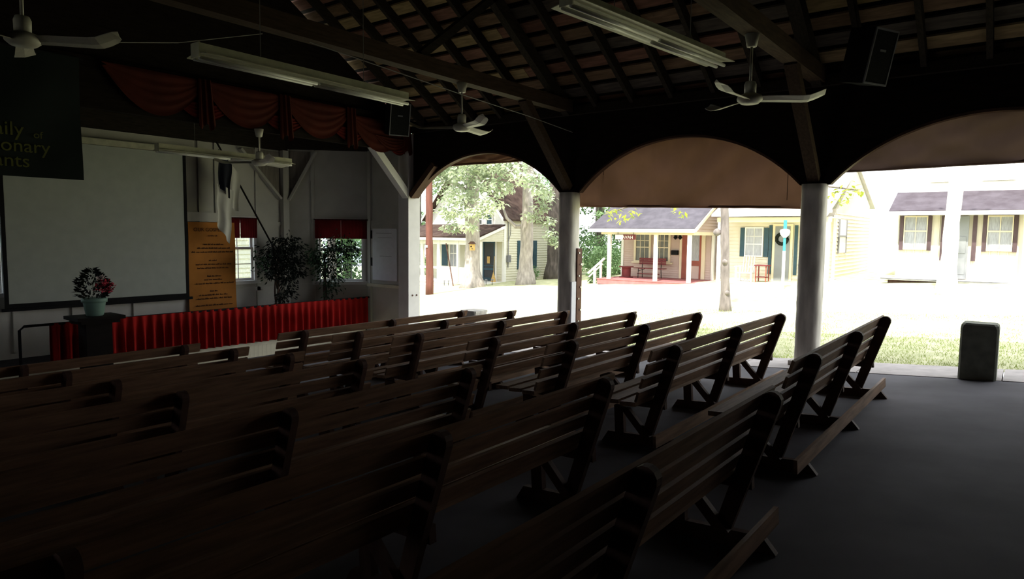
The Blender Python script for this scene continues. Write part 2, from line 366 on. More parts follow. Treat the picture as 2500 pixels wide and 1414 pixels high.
# ---- concrete pillars
def octa(cx, cyy, h, ch):
    return [(cx-h+ch,cyy-h),(cx+h-ch,cyy-h),(cx+h,cyy-h+ch),(cx+h,cyy+h-ch),(cx+h-ch,cyy+h),(cx-h+ch,cyy+h),(cx-h,cyy+h-ch),(cx-h,cyy-h+ch)]
PL = {1: 'grey concrete pillar with a rusty steel angle bolted down its edge', 2: 'tall grey concrete pillar rising behind the nearest right-hand bench', 3: 'grey concrete pillar at the far end of the arcade', 4: 'grey concrete pillar at the hall corner'}
for k in (1, 2, 3, 4):
    y = POSTS[k]; b = fz(y)
    p = thing('pillar', PL[k], 'pillar', (WX-.05, y, b), 'concrete pillars of the arcade')
    mb = MB()
    rr_ = random.Random(40+k); prf = []
    ring_ = []
    for j in range(24):
        t = 2*PI*j/24; c_, s_ = math.cos(t), math.sin(t)
        q_ = (abs(c_)**4 + abs(s_)**4)**-.25      # softly rounded square
        ring_.append((.155*c_*q_, .155*s_*q_))
    vs = []; fs = []; K_ = 24
    for i in range(K_+1):
        z_ = b+.05 + (2.345-b-.05)*i/K_
        for (a_, c_) in ring_:
            w_ = 1 + rr_.uniform(-.02, .02); vs.append((WX-.05+a_*w_, y+c_*w_, z_))
    for i in range(K_):
        for j in range(24): fs.append((i*24+j, i*24+(j+1)%24, (i+1)*24+(j+1)%24, (i+1)*24+j))
    fs += [tuple(range(23,-1,-1)), tuple(K_*24+j for j in range(24))]
    obj('shaft', mb.add(vs, fs), m_post, p, smooth=True)
    obj('footing', bx(WX-.25, WX+.15, y-.2, y+.2, b-.1, b+.055), m_post, p)
    if k == 1:
        obj('lower_plank', bx(WX-.26, WX-.21, y-.08, y+.15, b+.04, 0.16), m_white, p)
        obj('white_board', bx(WX-.22, WX-.08, y-.185, y-.157, b+.04, 0.80), m_paper, p)
        st = obj('steel_angle', bx(WX-.05, WX+.10, y-.185, y-.156, b+.04, 1.38), m_rust, p)
        for i in range(9):
            obj('bolt', MB().tube([(WX-.005+.06*(i%2), y-.187, 1.30-.2*i), (WX-.005+.06*(i%2), y-.20, 1.30-.2*i)], .018, 6), m_bolt, st)

# ---- stage front post (white timber)
p0 = thing('timber_post', 'white painted timber post at the corner of the stage opening', 'post', (WX-.02, POSTS[0], fz(10.45)))
b = fz(10.45)
obj('shaft', bx(WX-.19, WX+.14, POSTS[0]-.15, POSTS[0]+.15, b-.05, 3.66), m_white, p0)
for dx in (-.08, .04):
    obj('bolt', MB().tube([(WX+dx, POSTS[0]-.15, 0.30), (WX+dx, POSTS[0]-.165, 0.30)], .018, 8), m_rust, p0)
obj('knee_brace', MB().beam((9.93, POSTS[0]-.06, 2.36), (8.90, POSTS[0]-.06, 3.40), 0.14, 0.16, (0, 1, 0)), m_white, p0)

# ================================================================== STAGE
SY = 11.77; BY = 13.04; CX = 8.775; SZ = -0.50
stage = sroot('stage_platform', (5, 12.4, SZ), 'low stage platform with a white beadboard front')
mb = MB(); mb.prism([(-9.9,SY),(9.98,SY),(CX-.05,BY-.05),(-CX,BY-.05)], lambda a,c,d:(a,c,d), -1.0, SZ)
obj('stage_top', mb, m_carpet, stage)
obj('lip_trim', bx(-3, 9.9, SY-.05, SY-.002, SZ-.08, SZ-.01), m_cream, stage)
mb = bx(-.0445, .0445, -.02, 0, -.30, 0)
q0 = obj('beadboard', mb, m_cream, stage, local=True); q0.location = Vector((9.85, SY-.004, SZ-.08)) - stage.location
for i in range(1, 78):
    inst('beadboard', q0.data, stage, Vector((9.85-.0905*i, SY-.004, SZ-.08)) - stage.location)

def wall_with_hole(fn, u0, u1, z0, z1, holes):
    # fn(u,z,d)->world ; d thickness 0..0.1
    mb = MB()
    us = sorted(set([u0, u1] + [h for hh in holes for h in hh[:2]]))
    for a, b in zip(us[:-1], us[1:]):
        hs = [h for h in holes if h[0] <= a and h[1] >= b]
        zz = [(z0, z1)] if not hs else [(z0, hs[0][2]), (hs[0][3], z1)]
        for p, q in zz:
            mb.prism([(a,p),(b,p),(b,q),(a,q)], fn, 0, 0.10)
    return mb
back_fn = lambda u, z, d: (u, BY + d, z)
R2 = math.sqrt(.5)
cut_fn = lambda u, z, d: (WX - u*R2 + d*R2, SY + u*R2 + d*R2, z)      # u along the angled wall from side wall
side_fn = lambda u, z, d: (WX + d, u, z)
W1 = (7.30, 8.03, 0.56, 1.86); W3 = (2.85, 3.60, 0.56, 1.86)
CL = (WX - CX) / R2
W2 = (0.09, 1.13, 0.50, 1.86)
wb = sroot('wall_stage_back', (5, BY, 0), 'white painted back wall of the stage')
obj('wall_face', wall_with_hole(back_fn, -CX, CX, -1.0, 3.75, [W1, W3]), m_wallw, wb)
wc = sroot('wall_stage_angle', (9.4, 12.4, 0), 'white angled corner wall of the stage with a window')
obj('wall_face', wall_with_hole(cut_fn, 0, CL, -1.0, 3.75, [W2]), m_wallw, wc)
mb = MB().prism([(-WX,SY),(-CX,BY),(-CX-.1,BY+.1),(-WX-.15,SY+.05)], lambda a,c,d:(a,c,d), -1.0, 3.75)
structure(obj('wall_stage_far_angle', mb, m_wallw), 'white angled wall at the far end of the stage')
mb = bx(-WX-.15, -WX, 10.5, SY, -1, 3.75); structure(obj('wall_stage_far_side', mb, m_wallw), 'white side wall at the far end of the stage')
wsd = sroot('wall_stage_side', (WX, 11.1, 0), 'white panelled wall beside the stage post')
obj('wall_face', bx(WX, WX+.12, 10.605, SY+.05, -1.0, 3.75), m_wallw, wsd)
obj('ledge', bx(WX-.10, WX-.003, 10.62, SY-.04, 0.42, 0.485), m_cream, wsd)
obj('upper_rail', bx(WX-.03, WX-.003, 10.62, SY-.04, 1.80, 1.88), m_wallw, wsd)
obj('corner_pilaster', bx(WX-.06, WX-.003, SY-.12, SY-.02, -.8, 3.4), m_wallw, wsd)
obj('corner_pilaster', bx(WX-.06, WX-.003, 10.62, 10.70, -.8, 3.4), m_wallw, wsd)
# battens, rails and corner braces
for u in (6.86, 7.20, 8.09):
    obj('batten', bx(u-.035, u+.035, BY-.03, BY-.002, 1.86 if u == 7.2 else -.4, 3.40), m_wallw, wb)
obj('rail', bx(6.4, 7.24, BY-.12, BY-.002, 1.79, 1.97), m_wallw, wb)
obj('rail', bx(8.10, 8.7, BY-.04, BY-.002, 1.74, 1.82), m_wallw, wb)
obj('sill_rail', bx(3.6, 8.7, BY-.03, BY-.002, 0.36, 0.44), m_wallw, wb)
for u in (2.9, 3.75, 4.6, 5.6):
    obj('batten', bx(u-.06, u+.06, BY-.04, BY-.002, -.4, 0.40), m_wallw, wb)
obj('corner_post', bx(CX-.12, CX+.02, BY-.13, BY-.002, -.5, 3.4), m_wallw, wb)
obj('corner_brace', MB().beam((8.62, BY-.06, 2.32), (7.70, BY-.06, 3.30), 0.05, 0.13, (0, 1, 0)), m_wallw, wb)
obj('bare_boards', MB().prism([(8.62,2.36),(8.62,3.33),(7.72,3.33)], back_fn, -.028, -.004), m_bare, wb)
def cutbox(u0, u1, z0, z1, d0, d1):
    return MB().prism([(u0,z0),(u1,z0),(u1,z1),(u0,z1)], cut_fn, d0, d1)
for u in (0.035, 1.20):
    obj('batten', cutbox(u-.035, u+.035, -.4, 3.4, -.03, -.002), m_wallw, wc)
obj('rail', cutbox(1.24, 1.72, 1.80, 1.88, -.03, -.002), m_wallw, wc)
obj('sill_rail', cutbox(0.0, 1.75, 0.40, 0.47, -.035, -.002), m_wallw, wc)
obj('corner_brace', MB().beam(cut_fn(1.70, 2.30, -.06), cut_fn(1.12, 3.36, -.06), 0.05, 0.13, Vector((R2, R2, 0))), m_wallw, wc)
obj('bare_boards', MB().prism([(1.68,2.40),(1.68,3.36),(1.16,3.36)], cut_fn, -.028, -.004), m_bare, wc)
# stage ceiling and plates
structure(obj('ceiling_stage', bx(-10.2, 10.2, 10.6, 13.2, 3.75, 3.85), m_dark), 'dark ceiling above the stage')
mb = bx(-CX, CX, BY-.14, BY-.003, 3.36, 3.74); structure(obj('trim_1', mb, m_raft), 'dark timber plate along the top of the stage wall')
structure(obj('trim_2', cutbox(0.02, 1.78, 3.40, 3.74, -.14, -.003), m_raft), 'dark timber plate above the angled stage wall')
structure(obj('trim_3', bx(-9.9, WX-.2, 10.38, 10.47, 3.28, 3.98), m_dark), 'dark header beam over the stage opening')

# ---- stage windows
def stage_window(name, fn, hole, label, cols):
    u0, u1, z0, z1 = hole
    w = sroot(name, fn((u0+u1)/2, z0, 0), label)
    def fb(a, b, c, d, e, f): return MB().prism([(a,c),(b,c),(b,d),(a,d)], fn, e, f)
    zm = z0 + (z1-z0)*0.52
    fr = MB()
    for a, b, c, d in ((u0-.06,u0+.03,z0-.05,z1+.06),(u1-.03,u1+.06,z0-.05,z1+.06),(u0+.03,u1-.03,z1-.03,z1+.06)):
        fr.prism([(a,c),(b,c),(b,d),(a,d)], fn, -.025, .105)
    obj('window_frame', fr, m_white, w)
    obj('window_sill', fb(u0-.09, u1+.09, z0-.05, z0+.02, -.07, .10), m_white, w)
    for nm, a, b, dd in (('upper_sash', zm, z1-.03, .06), ('lower_sash', z0+.02, zm+.04, .03)):
        s = MB()
        for (p, q, c, d) in ((u0+.03,u0+.075,a,b),(u1-.075,u1-.03,a,b),(u0+.075,u1-.075,a,a+.05),(u0+.075,u1-.075,b-.045,b)):
            s.prism([(p,c),(q,c),(q,d),(p,d)], fn, dd, dd+.03)
        for i in range(1, cols):
            uu = u0+.075 + (u1-u0-.15)*i/cols
            s.prism([(uu-.008,a+.05),(uu+.008,a+.05),(uu+.008,b-.045),(uu-.008,b-.045)], fn, dd+.005, dd+.025)
        zz = (a+b)/2
        s.prism([(u0+.075,zz-.008),(u1-.075,zz-.008),(u1-.075,zz+.008),(u0+.075,zz+.008)], fn, dd+.005, dd+.025)
        so = obj(nm, s, m_white, w)
        obj('pane', fb(u0+.07, u1-.07, a+.045, b-.04, dd+.012, dd+.018), m_glass, so)
    return w
stage_window('window_1', back_fn, W1, 'white sash window beside the orange scroll', 2)
stage_window('window_2', cut_fn, W2, 'white sash window behind the right-hand ficus', 4)
stage_window('window_3', back_fn, W3, 'white sash window half hidden by the projection screen', 2)
def valance(fn, u0, u1, z0, z1, label, parts=2):
    v = thing('window_valance', label, 'valance', fn((u0+u1)/2, z0, -.1), 'maroon window valances')
    for k in range(parts):
        a = u0 + (u1-u0)*k/parts + .004; b = u0 + (u1-u0)*(k+1)/parts - .004
        mb = MB(); N = 24; vs = []; fs = []
        for i in range(N+1):
            u = a + (b-a)*i/N
            for j in range(5):
                z = z1 - (z1-z0)*j/4
                vs.append(fn(u, z, -.085 + .012*math.sin(i*1.9)*(.4+.15*j)))
        for i in range(N):
            for j in range(4):
                q = i*5+j; fs.append((q, q+1, q+6, q+5))
        o = obj('cloth', mb.add(vs, fs), m_maroon, v, smooth=True)
    obj('rod', MB().tube([fn(u0-.02, z1-.01, -.075), fn(u1+.02, z1-.01, -.075)], .012, 6), m_darkwood, v)
valance(back_fn, 7.26, 8.05, 1.47, 1.89, 'maroon window valance hanging behind the white flag')
valance(cut_fn, 0.03, 1.16, 1.47, 1.90, 'wide maroon window valance above the right-hand ficus')

# ---- notice board
nb = thing('notice_board', 'white notice board hung on the wall beside the stage post', 'notice board', (WX, 11.18, 0.5))
obj('frame', bx(WX-.05, WX-.004, 10.74, 11.64, 0.49, 1.80), m_wallw, nb)
pn = obj('sheet', bx(WX-.066, WX-.052, 10.79, 11.57, 0.57, 1.70), m_paper, nb)
for i in (0, 1, 5):
    obj('faint_line', bx(WX-.0675, WX-.0665, 10.95, 11.45 - .06*(i % 3), 1.60-.1*i, 1.607-.1*i), m_spk, pn)
for z in (1.60, 1.00):
    obj('hinge', bx(WX-.07, WX-.05, 11.58, 11.63, z-.12, z+.06), m_darkwood, nb)

# ---- projection screen
ps = thing('projection_screen', 'large white projection screen with a black border on the stage wall', 'screen', (5.05, BY-.2, 0.3))
SX0, SX1, SZ0, SZ1 = 3.55, 6.52, 0.335, 3.06; yS = BY-.16
obj('fabric', bx(SX0+.06, SX1-.06, yS, yS+.006, SZ0+.07, SZ1), m_screen, ps)
fr = MB().box(SX0, SX0+.058, yS-.004, yS+.01, SZ0, SZ1).box(SX1-.058, SX1, yS-.004, yS+.01, SZ0, SZ1).box(SX0+.058, SX1-.058, yS-.004, yS+.01, SZ0+.0, SZ0+.068)
obj('black_border', fr, m_black, ps)
obj('weight_bar', bx(SX0-.04, SX1+.06, yS-.015, yS+.02, SZ0-.05, SZ0-.002), m_black, ps)
obj('case', bx(SX0-.10, SX1+.12, yS-.06, yS+.07, SZ1+.004, SZ1+.11), m_fix, ps)

# ---- orange scroll with lettering
sc = thing('wall_scroll', 'tall orange paper scroll with brown lettering beside the screen', 'scroll', (7.05, BY-.1, 0.05))
yy0 = BY - .09
mb = MB(); vs = []; fs = []
for i in range(9):
    for j in range(13):
        u = 6.56 + .96*i/8; z = 0.03 + 1.75*j/12
        vs.append((u + .03*(1-j/12.)*(i/8.-.2), yy0 + .015*math.sin(i*.8+j*.5), z))
for i in range(8):
    for j in range(12):
        a = i*13+j; fs.append((a, a+13, a+14, a+1))
obj('paper', mb.add(vs, fs), m_scroll, sc, smooth=True)
ft = lambda x0, z0: (lambda x, y, z: (x0 + x, yy0 - .02 - z, z0 + y))
obj('lettering', text_mb('OUR GOSPEL', 0.10, ft(6.66, 1.60), .002), m_ink, sc)
ink = MB(); rr = random.Random(3)
for z, w in ((1.50,.18),(1.33,.36),(1.255,.62),(1.18,.86),(1.01,.16),(.935,.70),(.86,.64),(.70,.24),(.63,.36),(.555,.72),(.40,.14),(.325,.60),(.255,.66),(.12,.74)):
    u = 7.04 - w/2
    while u < 7.04 + w/2:
        l = rr.uniform(.03, .09)
        k = u
        while k < u + l:
            hgt = rr.choice((.018, .018, .03)); ink.box(k, k+.009, yy0-.021, yy0-.018, z, z+hgt); k += .013
        ink.box(u, u+l, yy0-.021, yy0-.018, z+.006, z+.010)
        u += l + .022
stuff(obj('small_script', ink, m_ink, sc))

# ---- flag on a leaning pole
fl = thing('flag', 'white flag with a dark blue canton hanging from a leaning pole', 'flag', (8.34, 12.5, SZ))
pa, pb = Vector((8.60, 12.86, 0.86)), Vector((6.93, 12.5, 3.32))
obj('pole', MB().tube([pa, pb], .018, 8), m_darkwood, fl)
obj('wall_bracket', MB().beam((8.60, 12.84, .84), (8.60, 13.03, .84), .05, .08), m_black, fl)
def flagmesh(z0f, z1f, u0, u1, nz, ph):
    mb = MB(); vs = []; fs = []; N = 14
    for i in range(N+1):
        t = i/N
        for j in range(nz+1):
            s = j/nz
            z = z1f(t) + (z0f(t)-z1f(t))*s
            vs.append((u0 + (u1-u0)*t*(1-.25*s) + .01*math.sin(j*.9), 12.46 + .035*math.sin(t*9+ph)*(.3+s), z))
    for i in range(N):
        for j in range(nz):
            a = i*(nz+1)+j; fs.append((a, a+1, a+nz+2, a+nz+1))
    return mb.add(vs, fs)
obj('flag_field', flagmesh(lambda t: 1.72-.36*t, lambda t: 2.52-.12*t, 6.90, 7.24, 12, 0), m_flagw, fl, smooth=True)
obj('flag_fold', flagmesh(lambda t: 2.10-.1*t, lambda t: 3.02-.30*t, 7.12, 7.42, 8, 1), m_flagw, fl, smooth=True).location.y += .05
obj('canton', flagmesh(lambda t: 2.46-.22*t, lambda t: 3.18-.28*t, 6.93, 7.20, 8, .6), m_navy, fl, smooth=True).location.y -= .03

# ---- stage curtain on a pipe rail
cu = thing('stage_curtain', 'pleated red curtain hung on a rail along the stage edge', 'curtain', (6.9, SY-.1, SZ))
rail = obj('rail', MB().tube([(3.38, SY-.09, -.48), (3.38, SY-.09, .12), (3.44, SY-.09, .175), (9.97, SY-.09, .175)], .02, 8), m_black, cu)
mb = MB(); vs = []; fs = []
N = 420; xs = 3.76; xe = 9.93; nz = 8
ph = 0.0; rr = random.Random(5)
prof = []
for i in range(N+1):
    x = xs + (xe-xs)*i/N
    ph += (xe-xs)/N * (2*PI/0.155) * rr.uniform(.8, 1.2)
    prof.append((x, ph))
for x, phx in prof:
    for j in range(nz+1):
        t = j/nz
        amp = .012 + .038*min(1, t*2.2)
        vs.append((x + .012*math.sin(phx*.5)*t, SY - .115 + amp*math.sin(phx) + .012*math.sin(x*2.1), .188 - .69*t))
for i in range(N):
    for j in range(nz):
        a = i*(nz+1)+j; fs.append((a, a+1, a+nz+2, a+nz+1))
obj('pleated_cloth', mb.add(vs, fs), m_red, cu, smooth=True)
# ---- swag valance on the stage header
sv = thing('stage_valance', 'long red and orange swag valance draped along the header above the stage', 'valance', (7.0, 10.3, 3.3))
def swag(x0, x1, zt, drop, mt, y):
    mb = MB(); vs = []; fs = []; N = 22; K = 16
    for i in range(N+1):
        t = i/N; u = 2*t-1
        for j in range(K+1):
            s = j/K
            z = zt - .03 - drop*s*(1-u*u*.92) - .02*s
            x = x0 + (x1-x0)*t + .04*math.sin(s*9)*u
            vs.append((x, y - .035*abs(math.sin(s*PI*4.5))*(1-.7*abs(u)) - .02, z))
    for i in range(N):
        for j in range(K):
            a = i*(K+1)+j; fs.append((a, a+K+1, a+K+2, a+1))
    return obj('swag', mb.add(vs, fs), mt, sv, smooth=True)
def tail(x, w, zt, ln, mt, y):
    mb = MB(); vs = []; fs = []; N = 10; K = 6
    for i in range(N+1):
        for j in range(K+1):
            vs.append((x - w/2 + w*i/N*(1+.3*j/K), y - .03 - .03*math.sin(i*1.7), zt - ln*j/K - .05*math.sin(i*1.1)*j/K))
    for i in range(N):
        for j in range(K):
            a = i*(K+1)+j; fs.append((a, a+K+1, a+K+2, a+1))
    return obj('tail', mb.add(vs, fs), mt, sv, smooth=True)
sx = 4.12
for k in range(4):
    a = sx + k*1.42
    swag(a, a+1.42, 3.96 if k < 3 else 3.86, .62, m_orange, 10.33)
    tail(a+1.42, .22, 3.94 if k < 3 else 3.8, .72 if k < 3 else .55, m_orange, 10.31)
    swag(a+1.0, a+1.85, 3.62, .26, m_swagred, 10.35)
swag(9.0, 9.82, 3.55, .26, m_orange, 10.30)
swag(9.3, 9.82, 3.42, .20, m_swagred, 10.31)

# ---- dark banner with lettering
bn = thing('hanging_banner', 'dark cloth banner with gold-green lettering hanging before the screen', 'banner', (2.9, 10.28, 2.28))
mb = MB(); vs = []; fs = []
for i in range(17):
    for j in range(15):
        x = 1.55 + 2.24*i/16; z = 2.275 + 1.62*j/14
        vs.append((x, 10.28 + .02*math.sin(i*.7 - j*.4), z))
for i in range(16):
    for j in range(14):
        a = i*15+j; fs.append((a, a+15, a+16, a+1))
obj('cloth', mb.add(vs, fs), m_banner, bn, smooth=True)
fb = lambda x0, z0: (lambda x, y, z: (x0 + x, 10.25 - z, z0 + y))
obj('lettering', text_mb('aily', 0.245, fb(2.80, 2.785), .002), m_gold, bn)
obj('lettering', text_mb('of', 0.13, fb(3.22, 2.775), .002), m_gold, bn)
obj('lettering', text_mb('onary', 0.235, fb(2.86, 2.585), .002), m_gold, bn)
obj('lettering', text_mb('ants', 0.235, fb(2.785, 2.395), .002), m_gold, bn)
obj('top_rod', MB().tube([(1.5, 10.29, 3.9), (3.84, 10.29, 3.9)], .02, 8), m_black, bn)

# ---- flower stand and potted flowers
st = thing('flower_stand', 'dark wooden stand under the potted flowers before the stage', 'stand', (4.23, 11.25, fz(11.25)))
obj('top', bx(3.90, 4.56, 10.98, 11.52, .255, .305), m_darkwood, st)
obj('top_moulding', bx(3.96, 4.50, 11.03, 11.47, .20, .254), m_darkwood, st)
obj('column', bx(4.05, 4.41, 11.10, 11.40, -.68, .20), m_darkwood, st)
obj('base', bx(3.96, 4.50, 11.03, 11.47, fz(11.03)-.005, -.68), m_darkwood, st)
pt = thing('potted_flowers', 'mint green ribbed pot of dark leaves and pink-red flowers', 'potted plant', (4.22, 11.22, .305))
mb = MB().lathe([(.105, 0), (.12, .02), (.15, .20), (.155, .22)], (4.22, 11.22, .305), 36, .035)
obj('pot', mb, m_mint, pt, smooth=True)
obj('rim', MB().lathe([(.158, .205), (.172, .21), (.174, .27), (.155, .275)], (4.22, 11.22, .305), 36), m_mint, pt, smooth=True)
rr = random.Random(11); lf = MB(); fr_ = MB(); fwh = MB()
for i in range(520):
    a = rr.uniform(0, 2*PI); h = rr.uniform(0, 1); rad = rr.uniform(.2, 1)**.5*(.22*math.sin(PI*(.22+.74*h)))
    c = Vector((4.20 + rad*math.cos(a), 11.22 + rad*math.sin(a), .57 + .44*h))
    d = Vector((math.cos(a), math.sin(a), rr.uniform(-.2, .9)))
    lf.leaf(c, d, rr.uniform(.05, .09), .03)
for i in range(170):
    a = rr.uniform(0, 2*PI); rad = rr.uniform(0, 1)**.5*.11
    c = Vector((4.33 + rad*math.cos(a), 11.12 + rr.uniform(-.1, .1), .76 + rad*math.sin(a)*.9))
    fr_.leaf(c, (rr.uniform(-1, 1), rr.uniform(-1, .3), rr.uniform(-.5, 1)), rr.uniform(.035, .06), .035)
for i in range(30):
    c = Vector((4.25 + rr.uniform(-.04, .04), 11.06, .86 + rr.uniform(-.05, .05)))
    fwh.leaf(c, (rr.uniform(-1, 1), -.5, rr.uniform(-1, 1)), .04, .03)
stuff(obj('leaves', lf, m_leafn, pt)); stuff(obj('red_blossoms', fr_, m_fred, pt)); stuff(obj('pale_blossoms', fwh, m_fwhite, pt))

# ---- ficus trees on the stage
def ficus(base, top, label, seed, clusters, mt, nleaf, twist):
    t = thing('ficus_tree', label, 'potted tree', base)
    rr = random.Random(seed)
    bxx, byy, bz = base
    obj('pot', MB().lathe([(.12, 0), (.16, .25), (.17, .27), (.15, .275)], base, 20), m_darkwood, t, smooth=True)
    tk = MB()
    for k in range(3):
        pts = [(bxx + twist*math.cos(k*2.1 + h*5)*(1-.5*h), byy + twist*math.sin(k*2.1 + h*5)*(1-.5*h), bz + .2 + (top-bz-.2)*h) for h in [i/14 for i in range(15)]]
        tk.tube(pts, [.024*(1-.6*i/14) for i in range(15)], 6)
    for (cx, cyy, cz, rx, rz_) in clusters:
        tk.tube([(bxx, byy, max(bz+.4, cz-.35)), ((bxx+cx)/2, (byy+cyy)/2, cz-.1), (cx, cyy, cz)], [.014, .009, .004], 5)
    obj('trunk', tk, m_stem, t, smooth=True)
    lf = MB()
    tot = sum(c[3]*c[4] for c in clusters)
    for (cx, cyy, cz, rx, rz_) in clusters:
        for i in range(int(nleaf*rx*rz_/tot)):
            v = Vector((rr.gauss(0, .55), rr.gauss(0, .5), rr.gauss(0, .6)))
            px_ = min(cx + v.x*rx, 9.86); c = Vector((px_, max(11.95, min(cyy + v.y*rx*.5, 12.8, 21.50 - px_)), cz + v.z*rz_))
            lf.leaf(c, (v.x + rr.uniform(-.5,.5), v.y + rr.uniform(-.5,.5), -.6 + rr.uniform(-.5,.5)), rr.uniform(.06, .10), rr.uniform(.028, .042))
    stuff(obj('leaves', lf, mt, t))
ficus((9.24, 12.28, SZ), 1.15, 'green ficus with drooping leaves before the right-hand window', 21,
      [(9.50,12.22,1.36,.28,.16),(9.25,12.25,1.18,.30,.22),(9.62,12.2,1.22,.26,.14),(9.08,12.3,1.0,.2,.22),(9.42,12.22,.98,.25,.2),(9.2,12.25,.72,.22,.2),(9.38,12.22,.62,.15,.2),(9.28,12.22,.36,.12,.18),(8.98,12.3,.98,.14,.1)], m_leafd, 1500, .03)
ficus((8.14, 12.42, SZ), 1.1, 'dark ficus with a twisted trunk in the stage corner by the flagpole', 22,
      [(8.30,12.35,1.40,.26,.12),(8.05,12.35,1.22,.22,.14),(8.48,12.35,1.26,.24,.12),(8.22,12.4,1.12,.25,.16),(7.92,12.35,1.02,.2,.12),(8.52,12.38,1.0,.24,.14),(8.25,12.35,.88,.28,.14),(8.55,12.35,.76,.2,.12),(8.0,12.35,.78,.18,.12),(8.3,12.3,.62,.18,.12),(8.34,12.3,.36,.14,.12),(8.15,12.3,.24,.1,.1)], m_leafn, 2000, .06)
# caught light left of the dark ficus, painted as greener leaves
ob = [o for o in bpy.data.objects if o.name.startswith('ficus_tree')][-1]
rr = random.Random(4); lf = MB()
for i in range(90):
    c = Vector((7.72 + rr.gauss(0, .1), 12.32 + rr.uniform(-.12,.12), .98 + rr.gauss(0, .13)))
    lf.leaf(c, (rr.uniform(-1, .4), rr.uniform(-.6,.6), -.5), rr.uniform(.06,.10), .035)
stuff(obj('lit_leaves', lf, m_leafd, ob))

# ================================================================== HANGING FITTINGS
def light_fixture(p, q, label, drop):
    p = Vector(p); q = Vector(q); c = (p+q)/2
    t = thing('strip_light', label, 'strip light', c, 'fluorescent strip lights')
    d = (q-p).normalized(); s = d.cross(Vector((0, 0, 1))).normalized()
    up_ = Vector((0, 0, 1))
    obj('housing', MB().beam(p + up_*.06, q + up_*.06, .11, .075), m_fix, t)
    rf = MB()
    for sg in (-1, 1):
        rf.beam(p + s*sg*.10 + up_*.006, q + s*sg*.10 + up_*.006, .115, .006, up_ + s*sg*.16)
    rf.beam(p + up_*.017, q + up_*.017, .10, .01)
    obj('reflector', rf, m_fix, t)
    for sg in (-1, 1):
        for a, b in ((0, .492), (.508, 1)):
            A = p + (q-p)*a; B = p + (q-p)*b
            obj('tube', MB().tube([A + s*sg*.042 - up_*.024, B + s*sg*.042 - up_*.024], .017, 8), m_tube, t, smooth=True)
    obj('end_plate', MB().beam(p - d*.012 + up_*.04, p + up_*.04, .13, .12), m_fix, t)
    for a in (.25, .75):
        A = p + (q-p)*a
        obj('hanger', MB().tube([A + up_*.095, A + up_*(.095+drop)], .004, 5), m_wire, t)
light_fixture((2.97, 5.64, 3.075), (5.38, 5.67, 3.075), 'fluorescent strip light hanging left of centre above the benches', 2.4)
light_fixture((4.45, 2.92, 3.37), (6.88, 2.63, 3.37), 'fluorescent strip light nearest the viewer with two bare tubes', 2.2)
light_fixture((5.03, 10.8, 2.85), (7.47, 10.92, 2.85), 'fluorescent strip light hanging in front of the stage wall', .78)

def ceiling_fan(hub, ztop, ang, label):
    t = thing('ceiling_fan', label, 'ceiling fan', hub, 'three-blade ceiling fans')
    x, y, z = hub
    obj('canopy', MB().lathe([(.035, -.13), (.05, -.125), (.075, 0)], (x, y, ztop), 14), m_fan, t, smooth=True)
    obj('rod', MB().tube([(x, y, z+.16), (x, y, ztop-.1)], .014, 8), m_fan, t, smooth=True)
    obj('motor_cover', MB().lathe([(.06, .07), (.062, .16), (.05, .19), (.02, .195)], (x, y, z), 14), m_fan, t, smooth=True)
    obj('motor', MB().lathe([(.03, -.045), (.09, -.035), (.125, -.005), (.13, .02), (.12, .045), (.06, .07)], (x, y, z), 20), m_fan, t, smooth=True)
    for k in range(3):
        a = math.radians(ang + 120*k); d = Vector((math.cos(a), math.sin(a), 0)); s = Vector((-math.sin(a), math.cos(a), 0)); u = Vector((0, 0, 1))
        mb = MB(); vs = []; fs = []
        st_ = [(.10, .045, .03), (.2, .055, .03), (.52, .072, .02), (.58, .076, .024), (.64, .078, .045), (.70, .066, .07), (.735, .03, .085)]
        for r, w, h in st_:
            for sg in (-1, 0, 1):
                vs.append(Vector(hub) + d*r + s*sg*w + u*(h - .015 - sg*.022 - (.01 if sg == 0 else 0)))
        m0 = len(vs)
        vs += [v - u*.006 for v in vs]
        for i in range(len(st_)-1):
            for j in range(2):
                q = i*3+j
                fs.append((q, q+3, q+4, q+1)); fs.append((m0+q, m0+q+1, m0+q+4, m0+q+3))
        for i in range(len(st_)-1):
            for j in (0, 2):
                q = i*3+j; fs.append((q, m0+q, m0+q+3, q+3))
        q = (len(st_)-1)*3
        for j in range(2): fs.append((q+j, m0+q+j, m0+q+j+1, q+j+1))
        obj('blade', mb.add(vs, fs), m_fan, t)
ceiling_fan((7.19, 2.42, 3.03), 3.70, 56, 'white ceiling fan hanging nearest the right-hand pillar')
ceiling_fan((7.18, 6.43, 3.08), 3.70, 6, 'white ceiling fan hanging before the first arch')
ceiling_fan((1.98, 6.43, 3.09), 3.70, 72, 'dim ceiling fan at the upper left above the banner')
ceiling_fan((6.44, 10.27, 2.74), 3.30, 12, 'small white ceiling fan hanging from the stage header before the strip light')

